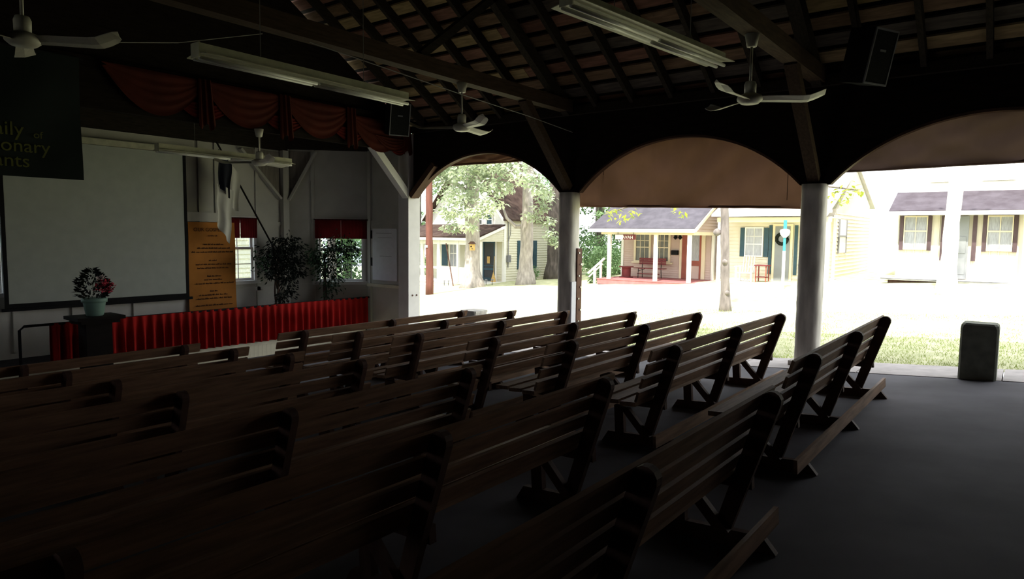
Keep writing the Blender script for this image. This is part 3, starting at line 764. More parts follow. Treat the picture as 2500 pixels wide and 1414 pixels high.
def speaker(c, label):
    t = thing('loudspeaker', label, 'loudspeaker', c, 'wall loudspeakers')
    nrm = Vector((-.42, -.86, -.22)).normalized(); s = nrm.cross(Vector((0, 0, 1))).normalized(); u = s.cross(nrm).normalized()
    c = Vector(c); w, h, d = .40, .62, .34
    def fbx(a0, a1, b0, b1, d0, d1):
        return MB().prism([(a0,b0),(a1,b0),(a1,b1),(a0,b1)], lambda a, b, dd: c + s*a + u*b - nrm*dd, d0, d1)
    obj('cabinet', fbx(-w/2, w/2, -h/2, h/2, .012, d), m_black, t)
    fr = MB()
    for a0, a1, b0, b1 in ((-w/2, -w/2+.018, -h/2, h/2), (w/2-.018, w/2, -h/2, h/2), (-w/2+.018, w/2-.018, -h/2, -h/2+.02), (-w/2+.018, w/2-.018, h/2-.02, h/2)):
        fr.prism([(a0,b0),(a1,b0),(a1,b1),(a0,b1)], lambda a, b, dd: c + s*a + u*b - nrm*dd, -.006, .0118)
    obj('front_frame', fr, m_spk, t)
    obj('grille', fbx(-w/2+.02, w/2-.02, -h/2+.022, h/2-.022, .002, .0115), m_grille, t)
    obj('badge', fbx(-.05, .05, .06, .085, -.002, .0018), m_spk, t)
    obj('bracket', MB().beam(c - nrm*d, Vector((WX-.11, c.y + .25, c.z + .05)), .04, .04), m_black, t)
speaker((9.22, 9.86, 3.80), 'black loudspeaker mounted beside the white stage post')
speaker((9.02, 1.52, 3.72), 'black loudspeaker hung high beside the right-hand pillar')
# cables
def cable(pts, label):
    return tag(obj('cable', MB().tube(pts, .006, 5), m_wire), label, 'cable', 'overhead cables')
cable([(4.6, 6.33, 3.66), (6.0, 6.33, 3.58), (7.1, 6.34, 3.52), (8.6, 6.33, 3.45), (9.85, 6.30, 3.35)], 'thin cable sagging beneath the truss beam over the middle pillar')
cable([(2.45, 6.0, 3.12), (3.2, 6.4, 3.35), (4.2, 6.6, 3.7)], 'faint wire running up from the dim upper-left fan')

# ================================================================== CANVAS AWNINGS IN THE ARCHES
def canvas(k, zb0, zb1, mt, label):
    ya, yb = POSTS[k+1] + .01, POSTS[k] - .01
    t = thing('canvas_awning', label, 'awning', (WX+.25, (ya+yb)/2, min(zb0, zb1)), 'rolled canvas awnings')
    mb = MB(); vs = []; fs = []; N = 64; K = 14
    for i in range(N+1):
        y = ya + (yb-ya)*i/N; zb = zb0 + (zb1-zb0)*i/N
        for j in range(K+1):
            s = j/K; z = 3.2 + (zb-3.2)*s
            dc = abs(y - (ya+yb)/2) ; wv = .045*math.sin(y*1.5 + s*2.2) + .05*math.sin(y*3.4 - s*4.0) * s + .028*math.sin(dc*7 + s*9) + .022*math.sin(y*8 - s*11)
            vs.append((WX + .22 + wv, y, z))
    for i in range(N):
        for j in range(K):
            a = i*(K+1)+j; fs.append((a, a+1, a+K+2, a+K+1))
    obj('canvas', mb.add(vs, fs), mt, t, smooth=True)
    pts = [(WX + .24 + .02*math.sin(i*.9), ya + (yb-ya)*i/20, zb0 + (zb1-zb0)*i/20 - .004*math.sin(i*1.3)**2) for i in range(21)]
    obj('rolled_hem', MB().tube(pts, .022, 8), mt, t, smooth=True)
    for y in (ya + .42, yb - .52):
        obj('seam', MB().tube([(WX+.185, y, 3.2), (WX+.185, y, max(zb0, zb1)+.02)], .005, 4), m_darkwood, t)
canvas(0, 2.99, 3.01, m_canvas, 'brown canvas awning rolled highest in the left arch')
canvas(1, 2.04, 2.13, m_canvas, 'brown canvas awning filling the upper half of the middle arch')
canvas(2, 2.59, 2.53, m_canvas2, 'dusky canvas awning rolled up in the right arch')
canvas(3, -0.0, -0.1, m_canvas2, 'unseen canvas awning added in the outer arch to keep daylight out')  # unseen awning, added let down to shut out daylight

# ================================================================== BENCHES
LB = 3.47
def make_bench():
    r = bpy.data.objects.new('slatted_bench', None); C.objects.link(r)
    def part(nm, mb, mt): return obj(nm, mb, mt, r, local=True)
    top = Vector((0, 0.0, .822)); bot = Vector((0, .285, .09)); d = (bot-top).normalized()   # rear post line
    nf = Vector((0, -d.z, d.y)).normalized()                                                # towards the stage
    if nf.y < 0: nf = -nf
    x0, x1 = -LB/2, LB/2
    for i in range(4):
        a = -.018 + i*.121; w = .086 if i else .094
        c = top + d*(a + w/2) + nf*.0615
        part('back_slat', MB().beam((x0, c.y, c.z), (x1, c.y, c.z), w, .021, nf), m_bench)
    for i in range(3):
        y = .215 + i*.152; z = .405 + .012*i
        part('seat_slat', MB().box(x0, x1, y, y+.138, z, z+.034), m_bench)
    for xs_ in (x0 + .34, x1 - 1.66, x1 - .20):
        h = .0225
        pf = lambda yv, zv, dd: (xs_ + dd, yv, zv)
        # rear post with a rounded head
        hw = .05; poly = []
        for k in range(7):
            a = PI*k/6
            q = top + nf*(hw*math.cos(a)) - d*(hw*math.sin(a))
            poly.append((q.y, q.z))
        q1 = bot - nf*hw + d*.0; q2 = bot + nf*hw
        poly += [(q1.y, .0905), (q2.y, .0905)]
        part('rear_post', MB().prism(poly, pf, -h, h), m_bench2)
        part('runner', MB().prism([(0.0, .0), (.72, .0), (.655, .09), (.07, .09)], pf, -h, h), m_bench2)
        part('front_leg', MB().prism([(.50, .0905), (.585, .0905), (.585, .325), (.50, .325)], pf, -h, h), m_bench2)
        part('seat_bearer', MB().prism([(.13, .315), (.66, .335), (.66, .432), (.60, .432), (.18, .402), (.13, .40)], pf, h+.001, h*3), m_bench2)
        part('brace', MB().prism([(.235, .092), (.315, .092), (.505, .318), (.425, .318)], pf, -h*3, -h-.001), m_bench2)
    part('foot_rail', MB().box(x0, x1, .045, .07, .0905, .185), m_bench)
    return r
bench0 = make_bench(); used = False
def place_bench(xr, y, label, group, dy=0.0):
    global used
    if not used: r = bench0; used = True
    else:
        r = bench0.copy(); C.objects.link(r)
        for ch in list(bench0.children):
            c = ch.copy(); C.objects.link(c); c.parent = r
    r.location = (xr - LB/2, y - .05, fz(y - .05) + .004); r.rotation_euler = (-TILT, 0, dy)
    tag(r, label, 'bench', group)
NTH = ['front', 'second', 'third', 'fourth', 'fifth', 'sixth', 'seventh']
RXY = [(8.20, 7.14), (8.30, 6.22), (8.36, 5.28), (8.31, 4.17), (8.33, 3.27), (8.29, 2.25), (8.17, 1.16)]
for i, (xr, y) in enumerate(RXY):
    place_bench(xr, y, 'slatted wooden bench in the block beside the arches, %s row from the stage%s' % (NTH[i], ''), 'slatted benches beside the arches')
CXY = [(3.75, 7.14), (3.77, 6.2), (3.76, 5.25), (3.75, 4.25), (3.76, 3.10), (3.80, 2.02), (3.79, 1.02)]
for i, (xr, y) in enumerate(CXY):
    place_bench(xr, y, 'dark slatted bench in the block left of the aisle, %s row from the stage%s' % (NTH[i], ''), 'slatted benches left of the aisle')

# ---- concrete bollard block
bl = thing('concrete_block', 'squat mossy concrete block standing on the walkway slabs', 'block', (9.62, .42, fz(.42)))
mb = MB(); zb = fz(.42)+.003
def ring(hx, hy, z, ch): return [(9.62-hx+ch,.42-hy,z),(9.62+hx-ch,.42-hy,z),(9.62+hx,.42-hy+ch,z),(9.62+hx,.42+hy-ch,z),(9.62+hx-ch,.42+hy,z),(9.62-hx+ch,.42+hy,z),(9.62-hx,.42+hy-ch,z),(9.62-hx,.42-hy+ch,z)]
vs = ring(.165,.185,zb,.02)+ring(.165,.185,zb+.60,.02)+ring(.16,.18,zb+.64,.03)+ring(.14,.16,zb+.66,.03)
fs = [(i*8+j, i*8+(j+1)%8, (i+1)*8+(j+1)%8, (i+1)*8+j) for i in range(3) for j in range(8)] + [tuple(range(24,32)), tuple(range(7,-1,-1))]
obj('body', mb.add(vs, fs), m_block, bl)
b2 = thing('concrete_block', 'pale concrete block seen past the front bench ends in the left arch', 'block', (9.7, 8.35, fz(8.35)))
obj('body', MB().prism(octa(9.7, 8.35, .18, .02), lambda a,c,d:(a,c,d), fz(8.35)+.0, fz(8.35)+.70), m_post, b2)
obj('cap', MB().prism(octa(9.7, 8.35, .195, .03), lambda a,c,d:(a,c,d), fz(8.35)+.70, fz(8.35)+.74), m_post, b2)

# ================================================================== OUTDOORS: cottages
def clap_x(x, y0, y1, z0, z1, h, d=.034):     # wall facing -X
    mb = MB(); z = z0
    while z < z1 - .01:
        zt = min(z+h, z1)
        mb.add([(x-d,y0,z),(x-d,y1,z),(x-.004,y1,zt),(x-.004,y0,zt),(x,y0,z),(x,y1,z)], [(0,3,2,1),(0,1,5,4),(0,4,3),(1,2,5)]); z += h
    return mb
def clap_y(y, x0, x1, z0, z1, h, d=.036, top=None):     # wall facing -Y
    mb = MB(); z = z0
    while z < z1 - .01:
        zt = min(z+h, z1); a, b = (x0, x1) if top is None else top(z)
        mb.add([(a,y-d,z),(b,y-d,z),(b,y-.004,zt),(a,y-.004,zt),(a,y,z),(b,y,z)], [(0,1,2,3),(0,4,5,1),(0,3,4),(1,5,2)]); z += h
    return mb
def xwin(parent, x, y0, y1, z0, z1, pane, trim, cols=2, rows=1, casing=.07, mid=.5):
    w = MB()
    for a, b, c, d in ((y0-casing,y0,z0-.06,z1+casing),(y1,y1+casing,z0-.06,z1+casing),(y0,y1,z1,z1+casing),(y0,y1,z0-.06,z0)):
        w.box(x-.06, x-.004, a, b, c, d)
    zm = z0+(z1-z0)*mid
    w.box(x-.045, x-.02, y0, y1, zm-.022, zm+.022)
    for i in range(1, cols):
        yy_ = y0+(y1-y0)*i/cols; w.box(x-.04, x-.02, yy_-.012, yy_+.012, z0, z1)
    for i in range(1, rows):
        zz = zm + (z1-zm)*i/rows; w.box(x-.04, x-.02, y0, y1, zz-.01, zz+.01)
    o = obj('window', w, trim, parent)
    obj('pane', bx(x-.02, x-.006, y0, y1, zm, z1), pane, o); obj('pane', bx(x-.02, x-.006, y0, y1, z0, zm), pane, o)
    return o
def slopeslab(x0, x1, z0, z1, y0, y1, th=.07):
    return MB().prism([(x0,z0),(x1,z1),(x1,z1+th),(x0,z0+th)], lambda a,b,d:(a,d,b), y0, y1)

# --- cottage 1 (white gabled, left arch)
g1 = zg(28, 24)
h1 = thing('cottage', 'white gabled cottage with brown roof and teal door seen through the left arch', 'house', (28, 24, g1), 'cottages across the lawn')
mb = MB().prism([(22.04, g1-.4), (27.4, g1-.4), (27.4, 2.62), (24.72, 5.75), (22.04, 2.62)], lambda a,b,d:(d,a,b), 28.0, 28.15)
obj('gable_wall', mb, m_trim, h1)
stuff(obj('porch_siding', clap_x(28.0, 22.14, 27.3, -.9, 1.9, .13), m_h1, h1))
obj('side_wall', bx(28.15, 33.4, 22.04, 22.2, g1-.4, 2.70), m_h1, h1)
stuff(obj('siding', clap_y(22.04, 28.14, 33.4, -1.3, 2.62, .135), m_h1, h1))
obj('corner_board', bx(27.95, 28.14, 22.0, 22.14, g1-.2, 2.6), m_trim, h1)
obj('far_wall', bx(28.15, 33.4, 27.25, 27.4, g1-.5, 2.62), m_trim, h1)
RS = (5.85-2.30)/(24.72-21.75)
for nm, ya, za, yb, zb in (('roof', 21.75, 2.30, 24.72, 5.85), ('roof', 27.69, 2.30, 24.72, 5.85)):
    obj(nm, MB().prism([(ya,za),(yb,zb),(yb,zb+.1),(ya,za+.1)], lambda a,b,d:(d,a,b), 27.55, 33.8), m_shbrown, h1)
    obj('rake_board', MB().prism([(ya,za-.02),(yb,zb-.02),(yb,zb+.14),(ya,za+.14)], lambda a,b,d:(d,a,b), 27.50, 27.545), m_trim, h1)
obj('porch_roof', slopeslab(25.75, 27.98, 1.40, 2.06, 21.95, 27.9), m_shbrown, h1)
obj('porch_fascia', bx(25.74, 25.82, 21.95, 27.9, 1.27, 1.40), m_trim, h1)
obj('porch_rake', MB().prism([(25.8,1.27),(27.95,1.93),(27.95,2.06),(25.8,1.40)], lambda a,b,d:(a,d,b), 21.90, 21.949), m_trim, h1)
stuff(obj('porch_gable_siding', clap_y(22.06, 25.9, 27.95, 1.22, 1.95, .1, top=lambda z: (25.9+max(0,(z-1.3))*3.2, 27.95)), m_h1, h1))
obj('porch_floor', bx(26.1, 28.0, 22.05, 27.8, -1.0, -.90), m_trim, h1)
obj('porch_skirt', bx(26.15, 26.25, 22.05, 27.8, -1.6, -1.0), m_trim, h1)
obj('porch_end_skirt', bx(26.25, 28.0, 22.06, 22.16, -1.5, -1.0), m_trim, h1)
obj('porch_knee_wall', bx(26.12, 26.2, 22.9, 24.98, -.90, -.12), m_trim, h1)
obj('porch_rail', bx(26.12, 26.2, 24.98, 27.7, -.26, -.14), m_trim, h1)
obj('porch_rail', bx(26.12, 26.2, 22.18, 22.9, -.18, -.10), m_trim, h1)
obj('porch_header', bx(26.1, 26.2, 22.06, 26.4, 1.05, 1.27), m_trim, h1)
for y, w in ((26.23, .10), (24.98, .10), (23.62, .07), (22.12, .07)):
    obj('porch_post', bx(26.08, 26.08+.14, y-w, y+w, -.9, 1.27), m_trim, h1)
xwin(h1, 27.98, 25.33, 25.84, -.19, 1.21, m_panel, m_trim, 2)
obj('shutter', bx(27.92, 27.975, 26.06, 26.47, -.19, 1.0), m_teal, h1)
xwin(h1, 27.98, 24.10, 24.5, -.19, 1.21, m_pane, m_trim, 1)
dr = obj('door', MB().box(27.92, 27.975, 22.60, 22.69, -.88, 1.22).box(27.92, 27.975, 23.35, 23.44, -.88, 1.22).box(27.92, 27.975, 22.69, 23.35, 1.14, 1.22).box(27.92, 27.975, 22.69, 23.35, -.88, -.72).box(27.92, 27.975, 22.69, 23.35, -.32, -.20).box(27.92, 27.975, 22.69, 23.35, -.10, -.05), m_teal, h1)
obj('screen', bx(27.95, 27.97, 22.69, 23.35, -.72, 1.14), m_screenm, dr)
obj('hanging_sign', bx(27.90, 27.918, 22.93, 23.12, .05, .42), m_straw, dr)
obj('door_casing', MB().box(27.93, 27.978, 22.50, 22.60, -.9, 1.32).box(27.93, 27.978, 23.44, 23.54, -.9, 1.32).box(27.93, 27.978, 22.60, 23.44, 1.22, 1.32), m_trim, h1)
obj('shutter', bx(27.92, 27.975, 23.56, 23.85, -.85, 1.2), m_teal, h1)
xwin(h1, 28.0, 23.55, 23.85, 2.15, 2.62, m_pane, m_trim, 1); xwin(h1, 28.0, 22.86, 23.2, 2.15, 2.62, m_teal, m_trim, 1)
for xa, xb in ((29.11, 29.51), (30.43, 30.88)):
    obj('shutter', bx(xa, xb, 21.96, 22.015, -.27, 1.28), m_teal, h1)
    obj('shutter_rail', bx(xa+.02, xb-.02, 21.945, 21.959, .45, .55), m_teal, h1)
sw = obj('window', MB().box(29.51, 29.57, 21.97, 22.015, -.27, 1.28).box(30.37, 30.43, 21.97, 22.015, -.27, 1.28).box(29.57, 30.37, 21.97, 22.015, .46, .54), m_trim, h1)
obj('pane', bx(29.57, 30.37, 21.99, 22.01, -.25, 1.26), m_panel, sw)
obj('meter_box', bx(28.14, 28.40, 21.88, 22.015, .13, .50), m_spk, h1)
obj('conduit', MB().tube([(28.27, 21.97, 2.55), (28.27, 21.97, .5)], .025, 6).tube([(28.27, 21.97, .13), (28.27, 21.97, -.15)], .025, 6).tube([(28.5, 21.98, 2.5), (28.46, 21.98, 1.6), (28.30, 21.98, 1.25)], .015, 6), m_spk, h1)
br = thing('broom', 'straw broom leaning by the teal cottage door', 'broom', (27.6, 22.42, -.90))
obj('handle', MB().tube([(27.6, 22.42, -.55), (27.72, 22.46, .45)], .015, 6), m_straw, br)
obj('bristles', MB().lathe([(.14, 0), (.12, .15), (.04, .42), (.02, .5)], (27.59, 22.42, -.90), 10), m_straw, br)
tag(obj('leaning_rod', MB().tube([(25.9, 24.25, 1.1), (25.0, 22.9, zg(25, 22.9))], .03, 6), m_rust), 'dark rod slanting from the porch roof to the ground before the white cottage', 'rod')
for i, (x, y) in enumerate(((25.4, 24.7), (25.5, 24.0), (25.5, 23.7), (26.0, 21.6), (26.0, 21.2))):
    z = zg(x, y)
    gl = thing('garden_light', ['garden stake light left of the others by the porch', 'garden stake light second from the utility pole', 'garden stake light nearest the big trunk on its left', 'garden stake light just right of the big trunk', 'garden stake light nearest the cottage corner'][i], 'garden light', (x, y, z), 'garden stake lights')
    obj('stake', MB().tube([(x, y, z-.02), (x, y, z+.24)], .015, 6), m_black, gl); obj('cap', MB().lathe([(.03, .22), (.09, .24), (.03, .30)], (x, y, z), 10), m_spk, gl)

# --- cottage 2 (pink-beige with red deck)
h2 = thing('cottage', 'pink-beige cottage with violet-grey roof and red porch deck', 'house', (29, 13.2, zg(29, 13.2)), 'cottages across the lawn')
obj('front_wall', bx(29.0, 29.12, 11.1, 15.6, -.9, 2.9), m_h2, h2)
stuff(obj('front_siding', clap_x(29.0, 11.2, 15.55, -.30, 1.9, .105), m_h2, h2))
obj('side_wall', bx(29.12, 33.2, 11.1, 11.25, -.9, 3.0), m_h2, h2)
stuff(obj('siding', clap_y(11.1, 29.05, 33.2, -.75, 4.2, .14, top=lambda z: (29.05, 33.2)), m_h2, h2))
obj('corner_board', bx(28.92, 29.05, 11.04, 11.16, -.7, 3.0), m_trim, h2)
obj('corner_board', bx(28.94, 28.999, 15.5, 15.62, -.6, 1.9), m_trim, h2)
obj('roof', slopeslab(26.15, 31.4, 1.87, 4.5, 10.8, 15.75, .08), m_shgrey, h2)
obj('roof', slopeslab(31.4, 34.0, 4.5, 3.2, 10.8, 15.75, .08), m_shgrey, h2)
obj('fascia', bx(26.10, 26.16, 10.8, 15.75, 1.76, 1.90), m_trim, h2)
obj('rake_board', MB().prism([(26.15,1.78),(31.3,4.36),(31.3,4.5),(26.15,1.92)], lambda a,b,d:(a,d,b), 10.74, 10.80), m_ctrim, h2)
stuff(obj('porch_gable_siding', clap_y(11.0, 26.6, 29.0, 1.80, 3.1, .13, top=lambda z: (26.45+max(0,(z-1.8))/.5, 29.0)), m_h2, h2))
obj('porch_beam', bx(26.45, 26.6, 10.95, 15.3, 1.66, 1.78), m_ctrim, h2)
obj('end_beam', bx(26.6, 29.0, 10.95, 11.05, 1.66, 1.80), m_ctrim, h2)
for y in (14.9, 12.66, 11.16): obj('porch_post', bx(26.45, 26.58, y-.075, y+.075, -.31, 1.66), m_trim, h2)
dk = obj('deck_frame', MB().box(26.38, 26.44, 10.85, 15.42, -.56, -.345).box(26.44, 29.0, 10.85, 10.91, -.56, -.345).box(26.44, 29, 15.36, 15.42, -.6, -.345), m_deck, h2)
for i in range(18):
    obj('deck_board', bx(26.36+.146*i, 26.36+.146*i+.138, 10.83, 15.44, -.345, -.31), m_deck, h2)
for a, b in ((14.17, 14.84), (13.20, 13.83)):
    xwin(h2, 28.98, a, b, .46, 1.70, m_pane, m_ctrim, 3, 2, .10, .5)
obj('window_sill', bx(28.86, 28.975, 12.98, 15.02, .33, .40), m_ctrim, h2)
dr = obj('door_frame', MB().box(28.90, 28.975, 12.22, 12.52, -.30, 1.80).box(28.90, 28.975, 11.62, 11.70, -.30, 1.80).box(28.90, 28.975, 11.70, 12.22, 1.72, 1.80).box(28.90, 28.975, 11.70, 12.22, .30, .52), m_rdoor, h2)
obj('door_screen', bx(28.94, 28.97, 11.70, 12.22, .52, 1.72), m_panel, dr); obj('door_panel', bx(28.94, 28.97, 11.70, 12.22, -.28, .30), m_h2, dr)
obj('door_casing', MB().box(28.92, 28.978, 12.52, 12.64, -.3, 1.8).box(28.92, 28.978, 11.45, 11.62, -.3, 1.8), m_ctrim, h2)
obj('mailbox', bx(28.85, 28.975, 12.71, 13.02, .76, .97), m_black, h2)
for y in (12.62, 12.85):
    obj('iron_ornament', MB().lathe([(.02, -.12), (.10, -.04), (.05, .05), (.09, .12), (.02, .18)], (28.9, y, 1.58), 8), m_black, h2)
sg = thing('hanging_sign', 'red and white name sign hanging under the pink cottage eave', 'sign', (26.45, 14.08, 1.44))
obj('board', bx(26.42, 26.45, 13.58, 14.58, 1.44, 1.66), m_redw, sg)
obj('glare_panel', bx(26.40, 26.419, 14.18, 14.56, 1.45, 1.65), m_trim, sg)  # glare washing out the sign's end, put in as a white strip
obj('lettering', text_mb('AVAH', .20, lambda x, y, z: (26.415 - z, 14.22 - x*.98, 1.475 + y), .004), m_trim, sg)
for y in (13.7, 14.45): obj('hook', MB().tube([(26.435, y, 1.66), (26.435, y, 1.77)], .008, 4), m_black, sg)
pb_ = thing('porch_bench', 'barn-red slatted bench with black iron legs on the cottage porch', 'bench', (28.3, 13.72, -.31))
for i in range(3): obj('back_slat', bx(28.42, 28.45, 13.06, 14.38, .30+.105*i, .39+.105*i), m_redw, pb_)
for i in range(3): obj('seat_slat', bx(27.98+.14*i, 28.10+.14*i, 13.0, 14.45, .12, .15), m_redw, pb_)
for y in (13.28, 14.22):
    obj('iron_leg', MB().tube([(28.0, y, -.31), (28.02, y, .12), (28.40, y, .10), (28.47, y, .60)], .018, 6).tube([(28.40, y, .10), (28.45, y, -.31)], .018, 6).tube([(28.0, y, .0), (28.2, y - .25*(1 if y > 13.7 else -1), .11)], .012, 5), m_black, pb_)
obj('stretcher', bx(28.05, 28.09, 13.2, 14.3, -.13, -.09), m_redw, pb_)
sp_ = thing('spool_table', 'red cable-spool table at the left end of the cottage porch', 'table', (27.8, 14.72, -.31))
obj('top', MB().lathe([(.34, .48), (.34, .52)], (27.8, 14.72, -.31), 20), m_redw, sp_); obj('drum', MB().lathe([(.21, .04), (.21, .48)], (27.8, 14.72, -.31), 20), m_redw, sp_); obj('bottom', MB().lathe([(.32, 0), (.32, .04)], (27.8, 14.72, -.31), 20), m_redw, sp_)
hr = thing('stair_handrail', 'pale wooden handrail descending from the pink cottage porch', 'handrail', (26.8, 15.7, zg(26.8, 15.9)))
obj('top_rail', MB().beam((26.8, 15.3, .58), (26.8, 16.15, -.14), .06, .09), m_trim, hr); obj('lower_rail', MB().beam((26.8, 15.4, .32), (26.8, 16.1, -.30), .05, .06), m_trim, hr)
obj('newel', bx(26.75, 26.85, 15.74, 15.84, zg(26.8, 15.8)-.02, .14), m_trim, hr); obj('newel', bx(26.75, 26.85, 15.44, 15.52, zg(26.8, 15.5)-.02, .42), m_trim, hr)

# --- cottage 3 (cream with wreathed door)
h3 = thing('cottage', 'pale cream cottage with wreathed grey door between the pink cottage and the pillar', 'house', (28.5, 8.3, zg(28.5, 8.3)), 'cottages across the lawn')
obj('front_wall', bx(28.5, 28.65, 6.1, 10.5, -.5, 2.6), m_h3, h3)
stuff(obj('front_siding', clap_x(28.5, 6.15, 10.45, -.2, 2.35, .15), m_h3, h3))
obj('side_wall', bx(28.65, 35.5, 6.1, 6.25, -.5, 2.75), m_h3, h3)
stuff(obj('siding', clap_y(6.1, 28.6, 35.5, -.3, 2.6, .15), m_h3, h3))
obj('gable_infill', MB().prism([(28.52,2.5),(35.4,2.5),(35.4,3.1),(32,4.55)], lambda a,b,d:(a,d,b), 6.11, 6.2), m_h3, h3)
obj('far_gable_infill', MB().prism([(28.52,2.5),(35.4,2.5),(35.4,3.1),(32,4.55)], lambda a,b,d:(a,d,b), 10.2, 10.3), m_h3, h3)
obj('corner_board', bx(28.44, 28.6, 6.05, 6.14, -.4, 2.5), m_trim, h3)
obj('roof', slopeslab(26.7, 32, 2.42, 4.6, 5.98, 10.35, .08), m_shpale, h3); obj('roof', slopeslab(32, 36, 4.6, 3.0, 5.98, 10.35, .08), m_shpale, h3)
obj('porch_beam', bx(26.95, 27.1, 5.9, 10.2, 2.20, 2.38), m_ctrim, h3)
obj('porch_soffit', bx(27.1, 28.5, 5.9, 10.2, 2.36, 2.40), m_trim, h3)
for y in (6.0, 10.1): obj('porch_post', bx(26.96, 27.08, y-.07, y+.07, -.2, 2.2), m_trim, h3)
obj('porch_floor', bx(26.8, 28.5, 6.0, 10.1, -.26, -.20), m_trim, h3)
obj('porch_shadow_gap', bx(26.95, 27.05, 6.1, 9.6, -.62, -.27), m_shadelattice, h3)  # dark strip standing in for the shade below the porch floor
obj('porch_step', bx(26.3, 26.8, 7.6, 9.2, -.52, -.36), m_trim, h3)
xwin(h3, 28.48, 8.84, 9.50, .85, 1.97, m_panel, m_trim, 2, 2, .05, .42)
for a, b in ((9.56, 9.74), (8.58, 8.76)): obj('shutter', bx(28.42, 28.475, a, b, .80, 2.0), m_teal, h3)
dr = obj('door', bx(28.40, 28.475, 7.72, 8.31, -.2, 2.06), m_gdoor, h3)
vsr = [(28.38, 8.03 + .21*math.cos(t), 1.55 + .21*math.sin(t)) for t in [2*PI*i/16 for i in range(17)]]
obj('wreath', MB().tube(vsr, .07, 7), m_leafn, dr)
obj('door_casing', MB().box(28.42, 28.478, 7.62, 7.72, -.2, 2.16).box(28.42, 28.478, 8.31, 8.41, -.2, 2.16).box(28.42, 28.478, 7.72, 8.31, 2.06, 2.16), m_ctrim, h3)
for y in (8.50, 7.50): obj('shutter', bx(28.42, 28.475, y-.06, y+.06, .1, 2.1), m_teal, h3)
sw = obj('window', MB().box(29.0, 29.08, 6.02, 6.08, 1.0, 2.35).box(30.3, 30.38, 6.02, 6.08, 1.0, 2.35).box(29.08, 30.3, 6.02, 6.08, 1.66, 1.72), m_spk, h3); obj('pane', bx(29.08, 30.3, 6.05, 6.075, 1.02, 2.33), m_trim, sw)
lp = thing('lamp_post', 'teal lamp post with a white lantern globe in front of the cream cottage', 'lamp post', (24, 6.7, zg(24, 6.7)))
obj('post', MB().tube([(24, 6.7, zg(24, 6.7)), (24, 6.7, 1.15)], .05, 8), m_trim, lp)  # lower part of the teal post coloured white for sun glare
obj('upper_post', MB().tube([(24, 6.7, 1.15), (24, 6.7, 1.62)], .045, 8), m_tealp, lp)
obj('globe', MB().lathe([(.05, 0), (.14, .10), (.17, .2), (.15, .27), (.05, .30)], (24, 6.7, 1.6), 16), m_globe, lp, smooth=True)
obj('finial_post', MB().tube([(24, 6.7, 1.90), (24, 6.7, 2.2)], .055, 8), m_tealp, lp)
ch_ = thing('porch_chair', 'white slatted armchair on the cream cottage porch', 'chair', (27.6, 9.2, -.2))
for i in range(5): obj('back_slat', MB().beam((27.95, 8.98+.11*i, .15), (28.12, 8.98+.11*i, .85), .03, .085, (1, 0, 0)), m_trim, ch_)
for i in range(4): obj('seat_slat', bx(27.42+.13*i, 27.53+.13*i, 8.92, 9.5, .14, .17), m_trim, ch_)
for y in (8.90, 9.52):
    obj('arm', bx(27.35, 28.0, y-.06, y+.06, .40, .43), m_trim, ch_); obj('leg', bx(27.40, 27.46, y-.03, y+.03, -.2, .40), m_trim, ch_); obj('leg', bx(27.9, 27.96, y-.03, y+.03, -.2, .40), m_trim, ch_)
tb_ = thing('porch_table', 'small brown side table on the cream cottage porch', 'table', (27.6, 8.5, -.2))
obj('top', bx(27.35, 27.85, 8.25, 8.78, .46, .50), m_redw, tb_); obj('shelf', bx(27.4, 27.8, 8.3, 8.73, .0, .03), m_redw, tb_)
for x in (27.4, 27.78):
    for y in (8.3, 8.7): obj('leg', bx(x, x+.04, y, y+.04, -.2, .46), m_rdoor, tb_)

# --- cottage 4 (right arch)
h4 = thing('cottage', 'two-storey cream cottage with plum shutters seen through the right arch', 'house', (27, .5, zg(27, .5)), 'cottages across the lawn')
obj('front_wall', bx(27.0, 27.15, -5.0, 3.75, .0, 2.72), m_h3, h4)
for i in range(36): obj('batten', bx(26.97, 26.999, 3.70-.24*i, 3.725-.24*i, .30, 2.45), m_h3, h4)
obj('side_wall', MB().box(27.15, 28.0, 3.6, 3.75, -.2, 2.75).box(28.0, 34, -5.0, 3.75, -.2, 3.2), m_h3, h4)
obj('upper_wall', bx(28.0, 34, -5.0, 3.6, 3.2, 6.2), m_trim, h4)
xwin(h4, 27.98, 2.1, 2.9, 3.66, 4.9, m_panel, m_trim, 2); xwin(h4, 27.98, .6, 1.4, 3.66, 4.9, m_panel, m_trim, 2)
obj('upper_roof', slopeslab(27.4, 31, 6.1, 7.8, -5.4, 4.0, .1), m_shpale, h4)
obj('pent_roof', slopeslab(26.35, 28.0, 2.50, 3.20, -5.2, 3.95, .07), m_shdark, h4)
obj('fascia', bx(26.30, 26.36, -5.2, 3.95, 2.41, 2.54), m_trim, h4)
for a, b in ((2.87, 3.52), (.52, 1.15)):
    xwin(h4, 26.97, a, b, 1.30, 2.36, m_panel, m_ctrim, 2, 1, .04, .55)
    for c in (a-.13, b+.05): obj('shutter', bx(26.91, 26.965, c-.02, c+.10, 1.22, 2.40), m_plum, h4)
dr = obj('door', bx(26.90, 26.965, 1.67, 2.12, .3, 2.38), m_gdoor, h4)
for z0 in (.45, 1.15): obj('door_panel', bx(26.885, 26.899, 1.73, 2.06, z0, z0+.55), m_gdoor, dr)
for c in (1.50, 2.38): obj('shutter', bx(26.91, 26.965, c-.05, c+.07, .9, 2.40), m_plum, h4)
obj('porch_slab', bx(26.35, 27.0, -5.0, 4.1, .20, .27), m_trim, h4)
obj('slab_edge', bx(26.33, 26.349, -5.0, 4.1, .225, .262), m_spk, h4)
